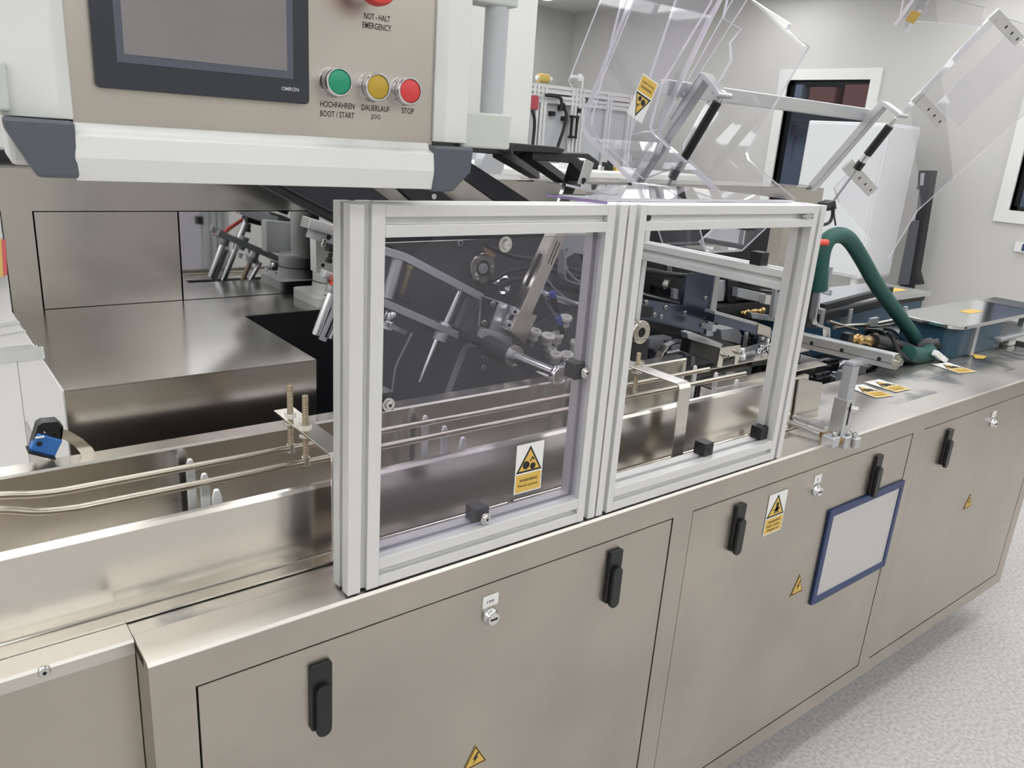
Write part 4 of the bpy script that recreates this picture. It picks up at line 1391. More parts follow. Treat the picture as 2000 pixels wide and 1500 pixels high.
for i in range(16):
    x, y = rng.uniform(1.38, 2.1), rng.uniform(0.44, 0.68)
    h = rng.uniform(0.05, 0.16)
    mb = MB()
    if i % 3 == 0:
        mb.cyl((x, y, 0.815), (x, y, 0.815 + h), 0.009, 14)
        mb.cyl((x, y, 0.815 + h), (x, y, 0.823 + h), 0.015, 6)
    else:
        a, b = rng.uniform(0.012, 0.03), rng.uniform(0.01, 0.025)
        mb.box(x - a, x + a, y - b, y + b, 0.815, 0.815 + h)
        mb.box(x - a * 1.3, x + a * 0.4, y - b * 1.2, y + b * 1.2, 0.815 + h, 0.83 + h)
    mb.build('support_bracket', ('alu_grey', 'darksteel', 'alu_bright', 'black')[i % 4], ba, 0.001)

# ================================================================= adjusting arm at the front right
ta = thing('adjuster_arm', 'aluminium adjusting arm with square tube and upright leg in front of the table stickers', 'adjuster', (1.57, 0.0, ZT))
AXX = 1.60
p0, p1 = at(1560, 662, X=AXX), at(1750, 706, X=AXX)
MB().obox((p0 + p1) / 2, (p1 - p0) / 2, (0.013, 0, 0), (0, 0, 0.0155)).build('square_tube', 'alu_bright', ta, 0.002)
e = p1
dv = (p1 - p0).normalized()
mb = MB().cyl(e, e + dv * 0.003, 0.017, 24)
mb.lathe(e + dv * 0.003, dv, [(0, 0.0115), (0.002, 0.0115), (0.002, 0.0075), (0.009, 0.0075), (0.009, 0)], 20)
mb.build('end_washer', 'steel', ta)
mb = MB()
for t in (0.18, 0.5, 0.87):
    c = p0 + (p1 - p0) * t + Vector((-0.0132, 0, 0.0))
    mb.cyl(c, c + Vector((-0.0005, 0, 0)), 0.0045, 14)
mb.obox((p0 + p1) / 2 + Vector((-0.0132, 0, -0.004)), (p1 - p0) / 2, (0.0002, 0, 0), (0, 0, 0.0006))
mb.build('side_hole', 'dark', ta)
LX_, LY_ = 1.562, 0.004
mb = MB()
mb.box(LX_ - 0.013, LX_ + 0.013, LY_ - 0.011, LY_ + 0.011, 0.985, 1.068)
mb.box(LX_ - 0.013, AXX + 0.013, LY_ - 0.011, LY_ + 0.011, 1.064, 1.074)
mb.build('upper_leg', 'alu_grey', ta, 0.0015)
mb = MB()
mb.box(LX_ - 0.016, LX_ + 0.016, LY_ - 0.015, LY_ + 0.015, 0.90, 0.992)
mb.box(LX_ + 0.0155, LX_ + 0.0165, LY_ - 0.004, LY_ + 0.004, 0.94, 0.985, 1)
mb.box(LX_ - 0.003, LX_ + 0.003, LY_ - 0.0156, LY_ - 0.0148, 0.935, 0.985, 1)
mb.build('slotted_sleeve', ['alu_bright', 'dark'], ta, 0.0015)
mb = MB()
screw(mb, (LX_ + 0.004, LY_ - 0.015, 0.972), (0.5, -0.85, 0), 0.007, 0.014)
mb.build('sleeve_screw', ['zinc', 'dark'], ta)
for k, (ry, mt) in enumerate(((0.0, 'alu_bright'),)):
    mb = MB()
    mb.box(LX_ - 0.05, LX_ - 0.024, -0.016, 0.012, 0.893, 0.915)
    mb.box(LX_ - 0.012, LX_ + 0.014, -0.022, 0.014, 0.885, 0.911)
    mb.box(LX_ + 0.018, LX_ + 0.04, -0.03, -0.002, 0.883, 0.905)
    mb.build('clamp_block', mt, ta, 0.0015)
mb = MB()
mb.cyl((LX_ - 0.026, -0.006, 0.902), (LX_ + 0.02, -0.012, 0.897), 0.0085, 20)
mb.cyl((LX_ - 0.03, 0.022, 0.905), (LX_ + 0.0, 0.018, 0.902), 0.0075, 20)
mb.build('brass_bush', 'brass', ta)
mb = MB()
for c in ((LX_ - 0.03, -0.004, 0.916), (LX_ - 0.008, 0.018, 0.914), (LX_ + 0.014, -0.012, 0.912), (LX_ + 0.032, -0.016, 0.906)):
    screw(mb, c, (0.2, -0.3, 1), 0.0055, 0.008)
screw(mb, (LX_ + 0.04, -0.016, 0.894), (1, -0.1, 0), 0.006, 0.012)
mb.build('clamp_screw', ['zinc', 'dark'], ta)
for (a, b) in (((1543, 824), (1602, 848)), ((1545, 812), (1612, 836))):
    pa, pb = at(*a, Z=0.912), at(*b, Z=0.908)
    mb = MB().cyl(pa, pb, 0.0055, 16)
    mb.build('guide_pin', 'chrome', ta)

# table stickers
def flat_sticker(q0, q1, q2, q3, name, label):
    """warning card lying on the table: q0 back-left, q1 back-right (white end to yellow end), q2, q3 the near edge"""
    a, b, c, d = [at(*q, Z=ZT + 0.0003) for q in (q0, q1, q2, q3)]
    u = ((b - a) + (c - d)).normalized()
    Lh = ((b - a).length + (c - d).length) / 2
    Wd = ((a - d).length + (b - c).length) / 2
    v = Vector((-u.y, u.x, 0))
    o = (a + b + c + d) / 4 - u * Lh / 2 - v * Wd / 2
    fr = Frame((o.x, o.y, ZT + 0.0003), u, v)
    mb = MB()
    put_poly(mb, fr, rect(0, Lh, 0, Wd), 0, 0)
    put_poly(mb, fr, rect(Lh * 0.6, Lh * 0.98, Wd * 0.06, Wd * 0.94), 0.0003, 1)
    put_poly(mb, fr, [(Lh * 0.56, Wd * 0.05), (Lh * 0.56, Wd * 0.95), (Lh * 0.12, Wd * 0.5)], 0.0003, 2)
    put_poly(mb, fr, [(Lh * 0.535, Wd * 0.14), (Lh * 0.535, Wd * 0.86), (Lh * 0.18, Wd * 0.5)], 0.0006, 1)
    put_poly(mb, fr, disc(Lh * 0.44, Wd * 0.42, Wd * 0.14), 0.0009, 2)
    put_poly(mb, fr, disc(Lh * 0.46, Wd * 0.64, Wd * 0.1), 0.0009, 2)
    f2 = Frame(fr.p(Lh * 0.79, Wd * 0.5), -v, u)
    for i, s in enumerate(('WARNING', 'Pinch point')):
        put_text(mb, f2, s, 0, Lh * (0.06 - 0.13 * i), Wd * 0.7, Lh * 0.06, 0.0009, 2)
    ob = mb.build(name, STICK)
    return tag(ob, label, 'sticker', 'warning stickers on the table')


flat_sticker((1683, 750), (1741, 771), (1715, 779), (1654, 755), 'table_sticker', 'yellow and white warning sticker on the table nearest the adjusting arm')
flat_sticker((1714, 741), (1777, 758), (1751, 768), (1691, 746), 'table_sticker', 'yellow and white warning sticker on the table, second from the adjusting arm')
flat_sticker((1848, 707), (1901, 724), (1880, 731), (1822, 712), 'table_sticker', 'yellow and white warning sticker on the table below the hose fitting')
mb = MB()
fr = Frame((0, 0, ZT + 0.0003), (1, 0, 0), (0, 1, 0))
put_poly(mb, fr, [tuple(at(x, y, Z=ZT)[:2]) for x, y in ((1897, 691), (1928, 696), (1920, 701), (1905, 700))], 0, 0)
tag(mb.build('table_sticker', ['label_yellow']), 'small yellow triangle sticker on the table by the blue unit', 'sticker')

# L bracket holding the hose end
lb = thing('hose_bracket', 'grey angled bracket under the near end of the green hose', 'bracket', at(1590, 640, Y=0.32))
mb = MB()
mb.prism([at(x, y, Y=0.33) for x, y in ((1585, 566), (1604, 566), (1594, 640), (1575, 640))], (0, 0.012, 0))
mb.build('upright', 'blackmat', lb, 0.001)
mb = MB()
mb.strip([at(x, y, Y=0.31) for x, y in ((1604, 567), (1595, 622), (1597, 631), (1603, 635), (1622, 641), (1622, 664))], 0.006, (0, 1, 0), 0.02)
mb.build('strap', 'alu_bright', lb, 0.001)

# green hose
YH = 0.32
mb = MB().tube([at(x, y, Y=YH) for x, y in ((1600, 566), (1602, 525), (1607, 490), (1619, 466), (1640, 459), (1660, 470), (1683, 505), (1712, 556), (1748, 606), (1780, 650), (1800, 682))], 0.0212, 18, 0, 5)
hz = thing('hose', 'dark green ribbed hose arching over the machine behind the right guard post', 'hose', at(1800, 682, Y=YH))
mb.build('tube', 'hose', hz)
MB().cyl(at(1797, 676, Y=YH), at(1812, 698, Y=YH), 0.0255, 20).build('cuff', 'hose_end', hz)
mb = MB().tube([at(x, y, Y=0.26) for x, y in ((1772, 690), (1786, 694), (1805, 693), (1816, 688))], 0.026, 18)
mb.build('elbow', 'hose', hz)
MB().cyl(at(1597, 473, Y=0.3), at(1614, 474, Y=0.3), 0.0085, 12).build('red_clip', 'orange', hz)

fit = thing('valve_manifold', 'brass valve and black pipe elbow joined to the end of the green hose', 'valve', at(1700, 670, Y=0.3))
mb = MB().tube([at(x, y, Y=0.3) for x, y in ((1704, 667), (1730, 672), (1760, 680), (1790, 690))], 0.0225, 16)
mb.build('black_pipe', 'black', fit)
mb = MB().lathe(at(1662, 661, Y=0.31), at(1706, 669, Y=0.31) - at(1662, 661, Y=0.31), [(0, 0.008), (0.012, 0.013), (0.02, 0.01), (0.035, 0.01), (0.04, 0.017), (0.06, 0.017), (0.065, 0.011), (0.08, 0.012), (0.1, 0.018), (0.14, 0.018)], 18)
mb.build('brass_valve', 'brass', fit)
MB().obox(at(1655, 658, Y=0.31), (0.014, 0, 0), (0, 0.012, 0), (0, 0, 0.012)).build('black_cap', 'black', fit, 0.002)
MB().obox(at(1706, 656, Y=0.33), (0.02, 0, 0), (0, 0.006, 0), (0, 0, 0.005)).build('valve_lever', 'brass', fit, 0.001)
for k in range(9):
    r = random.Random(20 + k)
    x, y = 1815 + r.uniform(-6, 36), 690 + r.uniform(-25, 20)
    p = at(x, y, Y=0.28)
    p.z = max(p.z, 0.915)
    t = MB().lathe(p, (r.uniform(-1, 1), r.uniform(-0.6, 0.2), r.uniform(0.1, 1)), [(-0.03, 0), (-0.03, 0.012), (-0.01, 0.018), (0.01, 0.018), (0.014, 0.011), (0.03, 0.011), (0.03, 0)], 12)
    t.build('hose_coupling', ('hose_end', 'black')[k % 2], fit)
mb = MB()
mb.tube([at(x, y, Y=0.25) for x, y in ((1740, 650), (1745, 665), (1760, 690), (1790, 708), (1840, 706))], 0.006)
solo('black_cable', mb, 'rubber', 'thin black cable looped over the valve below the green hose', 'cable')
mb = MB().obox(at(1836, 697, Y=0.22), (at(1846, 704, Y=0.22) - at(1826, 688, Y=0.22)) / 2, (0, 0.008, 0), (0.004, 0, 0.008))
solo('white_lever', mb, 'nylon', 'white plastic lever lying at the table edge by the hose couplings', 'lever', bevel=0.002)

# blue covered units
b1 = thing('blue_unit', 'long petrol blue drive unit with steel lid against the far wall side', 'drive unit', (2.7, 0.7, 0.815))
MB().box(2.22, 3.19, 0.61, 0.8, 0.815, 0.975).build('body', 'bluebox', b1, 0.006)
MB().box(2.2, 3.22, 0.6, 0.82, 0.982, 0.997).build('lid', 'lid_steel', b1, 0.002)
MB().box(2.22, 3.19, 0.607, 0.611, 0.965, 0.982).build('seal_strip', 'rubber', b1)
mb = MB()
fr = Frame((3.03, 0.66, 0.9973), (1, 0, 0), (0, 1, 0))
put_poly(mb, fr, rect(0, 0.12, 0, 0.05), 0, 0)
mb.build('lid_sticker', ['label_yellow'], b1)
b2 = thing('blue_unit', 'rounded petrol blue unit with wide steel lid on posts at the table end', 'drive unit', (2.75, 0.31, ZT))


def rounded3(x0, x1, y0, y1, z0, z1, r, mb, mat=0):
    mb.prism([(x, y, z0) for x, y in rounded(x0, x1, y0, y1, r, 6)], (0, 0, z1 - z0), mat)
    return mb


rounded3(2.60, 3.0, 0.225, 0.42, ZT, 0.988, 0.05, MB()).build('body', 'bluebox', b2)
mb = MB()
mb.prism([(x, y, 0.992) for x, y in rounded(2.575, 3.2, 0.21, 0.43, 0.05, 6)], (0, 0, 0.012))
mb.build('lid', 'lid_steel', b2, 0.002)
MB().box(2.9, 3.3, 0.2, 0.42, 0.925, 0.937).build('shelf', 'alu_grey', b2, 0.002)
MB().box(3.19, 3.36, 0.25, 0.42, 0.99, 1.004).build('rear_lid', 'steel_dark', b2, 0.002)
for x, y in ((2.72, 0.222), (3.22, 0.26)):
    MB().box(x - 0.011, x + 0.011, y - 0.01, y + 0.01, ZT, 0.992).build('post', 'alu_bright', b2, 0.001)
MB().obox(at(1960, 665, Y=0.25), (0.03, 0, 0), (0, 0.03, 0), (0, 0, 0.012)).build('white_foot', 'white', b2, 0.004)
mb = MB()
fr = Frame((2.86, 0.3, 1.0043), (1, 0, 0), (0, 1, 0))
put_poly(mb, fr, rect(0, 0.1, 0, 0.04), 0, 0)
mb.build('lid_sticker', ['label_yellow'], b2)

# rails and rods lying in the well
wl = thing('side_rail_set', 'dark long adjustable side rails in front of the long blue unit', 'rail', (2.4, 0.5, 0.815))
for (a, b, h) in (((1612, 601), (1745, 566), 0.02), ((1600, 622), (1745, 588), 0.026)):
    mb = MB()
    bar(mb, a, b, 0.52, h, 0.02)
    mb.build('rail_bar', 'blackmat', wl, 0.001)
for x in (1610, 1664):
    mb = MB()
    bar(mb, (x, 604), (x - 6, 640), 0.515, 0.02, 0.03)
    mb.build('rail_post', 'alu_grey', wl, 0.001)
mb = MB()
rod(mb, (1624, 522), (1614, 568), 0.5, 0.0055)
mb.cyl(at(1617, 566, Y=0.5), at(1614, 575, Y=0.5), 0.014, 14)
mb.build('upright_rod', 'alu_grey', wl)
rods = thing('bent_rod_set', 'bent steel rods lying in the well under the green hose', 'rods', (2.3, 0.42, 0.86))
for path, r in ((((1690, 642), (1715, 645), (1727, 655), (1735, 664)), 0.006), (((1722, 641), (1742, 646), (1757, 658), (1768, 668)), 0.006), (((1630, 640), (1660, 636), (1704, 633), (1760, 622)), 0.006), (((1690, 640), (1740, 634), (1785, 630)), 0.005), (((1618, 628), (1645, 636), (1673, 645)), 0.006)):
    mb = MB().tube([at(x, y, Y=0.4) for x, y in path], r, 10, 0, 4)
    mb.build('rod', 'steel', rods)
mb = MB()
boxpx(mb, ((1702, 623), (1717, 620), (1714, 638), (1701, 638)), 0.39, 0.01)
boxpx(mb, ((1770, 600), (1774, 599), (1772, 612), (1768, 612)), 0.42, 0.01)
mb.build('rod_clip', 'alu_grey', rods)
da = thing('drive_assembly', 'cluster of black and grey drive parts down in the table well under the hose', 'drive', (2.3, 0.4, 0.815))
rng = random.Random(31)
for i in range(30):
    x, y = rng.uniform(1.86, 2.72), rng.uniform(0.28, 0.5)
    h = rng.uniform(0.02, 0.085)
    mb = MB()
    a, b = rng.uniform(0.012, 0.04), rng.uniform(0.01, 0.025)
    if i % 4 == 0:
        mb.cyl((x - 0.05, y, 0.83), (x + 0.06, y + 0.01, 0.85), 0.012, 12)
    elif i % 4 == 1:
        mb.cyl((x, y, 0.815), (x, y, 0.83 + h), 0.008, 12)
        mb.cyl((x, y, 0.83 + h * 0.6), (x, y, 0.838 + h * 0.6), 0.016, 12)
    else:
        mb.box(x - a, x + a, y - b, y + b, 0.815, 0.815 + h)
        mb.box(x - a * 0.7, x + a * 1.2, y - b * 0.4, y + b * 0.4, 0.815 + h, 0.825 + h)
    mb.build('drive_part', ('black', 'alu_grey', 'darksteel', 'black', 'alu_bright')[i % 5], da, 0.001)
mb = MB()
boxpx(mb, ((1566, 694), (1600, 702), (1594, 720), (1562, 710)), 0.36, 0.06)
boxpx(mb, ((1560, 715), (1625, 715), (1620, 755), (1555, 750)), 0.38, 0.06, 1)
solo('motor_block', mb, ['alu_bright', 'black'], 'black motor block with a bright cap beside the right guard post', 'motor', bevel=0.002)

# more of the packing mechanism visible between the open frame's posts
pk = thing('packing_mechanism', 'grey and black packing mechanism beyond the trough below the blued side plate', 'mechanism', at(1420, 670, Y=0.5))
for pts, Y, t, mt in ((((1408, 644), (1442, 640), (1449, 655), (1446, 672), (1410, 664)), 0.5, 0.05, 'alu_grey'),
                      (((1452, 690), (1510, 672), (1512, 690), (1455, 708)), 0.42, 0.03, 'alu_bright'),
                      (((1470, 700), (1504, 694), (1504, 712), (1470, 716)), 0.38, 0.04, 'zinc'),
                      (((1266, 642), (1336, 655), (1334, 672), (1264, 660)), 0.6, 0.04, 'blackmat'),
                      (((1270, 662), (1312, 658), (1312, 680), (1268, 690)), 0.56, 0.03, 'alu_grey'),
                      (((1236, 690), (1252, 690), (1250, 740), (1233, 740)), 0.52, 0.03, 'alu_grey'),
                      (((1312, 668), (1322, 668), (1320, 712), (1310, 712)), 0.5, 0.03, 'alu_bright'),
                      (((1352, 676), (1360, 676), (1357, 720), (1349, 720)), 0.46, 0.03, 'alu_grey'),
                      (((1270, 682), (1278, 682), (1276, 716), (1268, 716)), 0.5, 0.03, 'darksteel'),
                      (((1340, 690), (1372, 686), (1372, 692), (1340, 697)), 0.46, 0.04, 'alu_bright'),
                      (((1393, 635), (1402, 636), (1398, 648), (1391, 647)), 0.45, 0.03, 'grey_panel'),
                      (((1480, 652), (1530, 648), (1530, 660), (1482, 664)), 0.6, 0.03, 'alu_grey'),
                      (((1466, 610), (1512, 618), (1512, 628), (1470, 622)), 0.56, 0.03, 'alu_grey')):
    mb = MB()
    boxpx(mb, pts, Y, t)
    mb.build('link_plate', mt, pk, 0.001)
for a, b, Y, r, mt in (((1458, 650), (1452, 690), 0.5, 0.006, 'alu_bright'), ((1470, 652), (1466, 692), 0.52, 0.007, 'darksteel'), ((1484, 655), (1479, 690), 0.5, 0.006, 'chrome'), ((1497, 658), (1493, 684), 0.48, 0.005, 'alu_grey'), ((1446, 655), (1440, 684), 0.54, 0.007, 'black'), ((1300, 690), (1330, 684), 0.44, 0.005, 'chrome')):
    mb = MB()
    rod(mb, a, b, Y, r)
    mb.build('link_rod', mt, pk)
mb = MB()
for q in ((1478, 686), (1488, 690), (1497, 684), (1484, 679)):
    screw(mb, at(*q, Y=0.41), (-0.2, -1, 0.4), 0.007, 0.01)
mb.build('screw', ['chrome', 'dark'], pk)
mb = MB().lathe(at(1492, 664, Y=0.5), (0, -1, 0.2), [(0, 0), (0, 0.011), (0.012, 0.011), (0.012, 0)], 16)
mb.build('white_roller', 'nylon', pk)
# ================================================================= operator panel
PO = Vector((0.1395, 0.0, 1.4648))
PU = Vector((0.99692, -0.0784, 0.0)).normalized()
PF = Frame(PO, PU, (0, 0, 1))
pn = thing('control_panel', 'hanging operator control panel with dark touch screen and three coloured push buttons', 'control panel', tuple(PO))


def pbox(mb, u0, u1, v0, v1, n0, n1, mat=0):
    mb.prism([PF.p(u, v, n0) for u, v in rect(u0, u1, v0, v1)], PF.n * (n1 - n0), mat)


FW, FT = 0.3465, 0.33
mb = MB()
pbox(mb, -0.001, FW + 0.001, -0.003, FT, -0.012, 0.0, 0)
mb.build('face_plate', 'panel_steel', pn)
mb = MB()
pbox(mb, -0.05, FW + 0.04, -0.04, FT + 0.03, -0.14, -0.0125)
mb.build('housing', 'white', pn, 0.004)
mb = MB()
mb.prism([PF.p(-0.004, v, n) for n, v in ((-0.012, -0.001), (0.003, -0.0015), (0.008, -0.008), (0.018, -0.0115), (0.02, -0.03), (0.0165, -0.0495), (-0.012, -0.0495))], PF.u * (FW - 0.001))
mb.build('bottom_trim', 'white', pn, 0.0008)
for a, b, c in ((-0.0535, -0.012, -0.0005), (FW + 0.0435, FW + 0.012, FW + 0.0005)):
    mb = MB().prism([PF.p(u, 0.0005, n) for u, n in ((a, -0.012), (a, 0.002), (b, 0.010), (c, 0.003), (c, -0.012))], PF.v * (FT + 0.02))
    mb.build('side_trim', 'white', pn, 0.001)
for s, nm in ((0, 'left'), (1, 'right')):
    mb = MB()
    if s == 0:
        q = [(-0.0015, -0.0005), (-0.0015, -0.0475), (-0.033, -0.0475), (-0.0525, -0.0095), (-0.0535, 0.0)]
    else:
        q = [(FW - 0.006, -0.0035), (FW - 0.006, -0.0515), (FW + 0.02, -0.0515), (FW + 0.0415, -0.03), (FW + 0.044, -0.003)]
    mb.prism([PF.p(u, v, -0.012) for u, v in q], PF.n * 0.032)
    mb.build('corner_cap', 'grey_corner', pn, 0.003)
mb = MB()
mb.prism([PF.p(u, v, 0) for u, v in rounded(0.0185, 0.2065, 0.0285, 0.178, 0.004, 3)], PF.n * 0.0085)
scr = mb.build('touch_screen', 'bezel', pn, 0.001)
mb = MB()
put_poly(mb, PF, rect(0.0362, 0.1905, 0.0505, 0.17), 0.0086, 0, 0.0002)
mb.build('screen_border', 'bezel2', scr)
mb = MB()
put_poly(mb, PF, rect(0.0422, 0.1845, 0.0575, 0.165), 0.0089, 0, 0.0002)
mb.build('display', 'screen', scr)
mb = MB()
put_text(mb, PF, 'OMRON', 0.1872, 0.0412, 0.0168, 0.0034, 0.0088, 0)
mb.build('lettering', 'pale_ink', scr)
for (u, v, mt, lab) in ((0.233, 0.0517, 'green', 'green'), (0.274, 0.0505, 'yellow', 'yellow'), (0.310, 0.0496, 'red', 'red')):
    c = PF.p(u, v, 0)
    mb = MB().lathe(c, PF.n, [(0, 0.0146), (0.006, 0.0146), (0.007, 0.0138), (0.012, 0.0138), (0.0125, 0.0142), (0.019, 0.0142), (0.0205, 0.0132), (0.0205, 0.0118), (0.017, 0.0116)], 40)
    pb = mb.build('push_button', 'chrome', pn)
    pb['label'] = lab + ' push button in a chrome ring'
    MB().lathe(c, PF.n, [(0.014, 0.0117), (0.0195, 0.0115), (0.0202, 0.0105), (0.0204, 0.0)], 36).build('button_cap', mt, pb)
c = PF.p(0.2655, 0.1435, 0)
es = MB().lathe(c, PF.n, [(0, 0.0145), (0.012, 0.0145), (0.012, 0.013)], 32).build('emergency_stop', 'chrome', pn)
MB().lathe(c, PF.n, [(0.012, 0.012), (0.02, 0.0125), (0.026, 0.0185), (0.03, 0.0205), (0.036, 0.0205), (0.042, 0.0185), (0.045, 0.01), (0.0455, 0)], 36).build('mushroom_cap', 'red', es)
for i, (s, u, v, wd) in enumerate((('NOT - HALT', 0.2805, 0.1172, 0.0285), ('EMERGENCY', 0.2805, 0.1087, 0.0315), ('HOCHFAHREN', 0.2385, 0.0303, 0.0365), ('BOOT / START', 0.2385, 0.0212, 0.0365), ('DAUERLAUF', 0.2803, 0.0302, 0.0312), ('JOG', 0.2803, 0.0212, 0.0105), ('STOP', 0.3175, 0.0303, 0.0145))):
    mb = MB()
    put_text(mb, PF, s, u, v, wd, 0.0058, 0.0002, 0)
    mb.build('lettering', 'ink', pn)
# grab handles
for u0, u1, uc, n1, vs in ((0.3835, 0.4505, 0.432, 0.0, ((-0.0035, 0.0352), (0.1485, 0.187))), (-0.115, -0.0465, -0.1, 0.012, ((0.004, 0.043), (0.15, 0.19)))):
    gh = MB().cyl(PF.p(uc, vs[0][1] - 0.01, -0.016), PF.p(uc, vs[1][0] + 0.01, -0.016), 0.0135, 28).build('grab_handle', 'grey_panel', pn)
    for v0, v1 in vs:
        mb = MB()
        pbox(mb, u0, u1, v0, v1, -0.035, n1)
        mb.build('handle_mount', 'grey_handle', gh, 0.0025)

# white post with its black foot on the beam
ps = thing('support_post', 'wide white square post rising behind the control panel', 'post', (1.07, 0.65, 1.455))
MB().box(1.012, 1.128, 0.6, 0.7, 1.457, 2.8).build('post_tube', 'white', ps, 0.003)
mb = MB()
boxpx(mb, ((985, 296), (1000, 279), (1090, 287), (1105, 292), (1098, 300), (1010, 296)), 0.58, 0.12)
boxpx(mb, ((905, 285), (1000, 290), (1000, 301), (960, 301), (905, 296)), 0.60, 0.08)
boxpx(mb, ((1040, 297), (1150, 300), (1171, 316), (1168, 332), (1150, 322), (1040, 313)), 0.59, 0.05)
mb.build('black_base', 'blackmat', ps, 0.002)
for a, b in (((972, 296), (1046, 342)), ((1010, 288), (1096, 350))):
    p, q = at(*a, Y=0.62), at(*b, Z=1.372)
    d = (q - p).normalized()
    s = Vector((1, 0, 0))
    n = d.cross(s).normalized()
    s = n.cross(d)
    mb = MB().obox((p + q) / 2, d * (q - p).length / 2, s * 0.012, n * 0.012)
    mb.build('brace', 'blackmat', ps, 0.002)
    mb = MB().box(q.x - 0.03, q.x + 0.03, q.y - 0.03, q.y + 0.03, 1.3608, 1.3645)
    mb.cyl((q.x, q.y, 1.3645), (q.x, q.y, 1.372), 0.012, 16)
    mb.build('brace_foot', 'chrome', ps)
mb = MB()
bar(mb, (1152, 314), (1122, 410), 0.55, 0.03, 0.05)
p = at(1141, 352, Y=0.549)
mb.cyl(p, p - Vector((0, 0.0008, 0)), 0.0055, 16, 1)
bar(mb, (1140, 354), (1130, 382), 0.5496, 0.007, 0.001, 1)
solo('polished_block', mb, ['chrome', 'dark'], 'polished steel block with a keyhole slot beside the clear hood', 'block', bevel=0.001)

# dark chutes that slope down behind the frame
c1 = thing('dark_chute', 'wide dark grey chute with a glossy black edge below the control panel', 'chute', at(640, 400, Y=0.7))
mb = MB()
boxpx(mb, ((480, 322), (668, 322), (770, 398), (860, 455), (800, 500), (700, 446)), 0.712, 0.01)
mb.build('chute_plate', 'darksteel', c1)
mb = MB()
bar(mb, (470, 331), (720, 461), 0.70, 0.016, 0.04)
bar(mb, (494, 334), (740, 462), 0.697, 0.006, 0.04)
mb.build('edge_bar', 'black', c1, 0.002)
mb = MB()
boxpx(mb, ((880, 330), (900, 305), (1034, 392), (1100, 440), (1040, 445), (968, 393)), 0.71, 0.012)
solo('dark_chute', mb, 'darksteel', 'narrow dark chute sloping down to the right of the panel corner', 'chute')
mb = MB()
boxpx(mb, ((770, 360), (852, 366), (910, 410), (960, 450), (880, 450), (800, 388)), 0.70, 0.02)
p = at(847, 384, Y=0.70)
mb.cyl(p, p - Vector((0, 0.003, 0)), 0.006, 16, 1)
solo('dark_chute', mb, ['blackmat', 'grey_panel'], 'black chute bar with one round bolt just above the frame', 'chute', bevel=0.001)

# ================================================================= lifting frame with gas struts
lf = thing('lifting_frame', 'aluminium tube frame that holds up the clear lids, with two gas struts', 'lifting frame', (2.3, 0.93, 1.36))
HN = Vector((0, 0.814, 0.581)).normalized()
HD = Vector((0, -0.581, 0.814)).normalized()
for x, ext in ((2.784, 0.02), (1.823, 0.02)):
    p, q = Vector((x, 0.93, 1.359)), Vector((x, 0.71, 1.667))
    MB().obox((p + q) / 2, (q - p) / 2, (0.018, 0, 0), HN * 0.014).build('leg', 'alu_bright', lf, 0.002)
    e = at(1762, 226, X=x) if x > 2.5 else at(1413, 186, X=x)
    mb = MB().obox((q + e) / 2, (e - q) / 2, (0.02, 0, 0), (e - q).normalized().cross(Vector((1, 0, 0))) * 0.006)
    mb.cyl(e + Vector((-0.03, 0, 0)), e + Vector((0.03, 0, 0)), 0.008, 12)
    mb.build('hinge_arm', 'alu_bright', lf, 0.001)
    MB().box(x - 0.03, x + 0.03, 0.925, 0.97, 1.3606, 1.372).build('leg_foot', 'alu_bright', lf, 0.001)
pl, pr = at(1296, 165, Y=0.78), at(1735, 234, Y=0.78)
zc = (pl.z + pr.z) / 2
MB().box(pl.x, 2.80, 0.765, 0.795, zc - 0.02, zc + 0.02).build('cross_bar', 'alu_bright', lf, 0.002)
for x, a, b1, b2, b3 in ((2.784, (1738, 246), (1694, 302), (1684, 316), (1628, 392)), (1.823, (1402, 198), (1337, 308), (1322, 330), (1290, 390))):
    gs = thing('gas_strut', 'black gas strut at the %s leg of the lifting frame' % ('far' if x > 2.5 else 'near, through the clear hood,'), 'gas strut', at(*b3, X=x))
    A, B1, B2, B3 = at(*a, X=x), at(*b1, X=x), at(*b2, X=x), at(*b3, X=x)
    r = 0.0145 if x > 2.5 else 0.0125
    MB().cyl(A, B1, r, 20).build('cylinder', 'black', gs)
    MB().cyl(B1, B2, r * 0.75, 18).build('sleeve', 'alu_bright', gs)
    d = (B3 - B2).normalized()
    MB().cyl(B2, B2 + d * 0.03, r * 1.05, 18).build('stop_collar', 'black', gs)
    MB().cyl(B2, B3, 0.0045, 12).build('piston_rod', 'alu_grey', gs)
    MB().cyl(A - (B1 - A).normalized() * 0.03, A, 0.008, 12).build('end_eye', 'zinc', gs)
mb = MB()
boxpx(mb, ((1616, 398), (1632, 392), (1634, 408), (1618, 412)), 0.80, 0.04)
mb.tube([at(x, y, Y=0.80) for x, y in ((1626, 405), (1626, 420), (1620, 434), (1606, 440))], 0.006)
mb.tube([at(x, y, Y=0.80) for x, y in ((1630, 405), (1629, 418), (1632, 440))], 0.003)
solo('cable_clip', mb, 'black', 'black clip with hanging cables at the foot of the far gas strut', 'clip')

# ================================================================= clear lids
AC = ['acrylic', 'acrylic_edge']


def hood(x0, x1, path, label, name='clear_hood'):
    h = thing(name, label, 'guard hood', (x0, path[-1][0], path[-1][1]))
    mb = MB()
    mb.strip([(x0, y, z) for y, z in path], 0.013, (1, 0, 0), x1 - x0, 0, 1)
    mb.build('bent_sheet', AC, h)
    return h


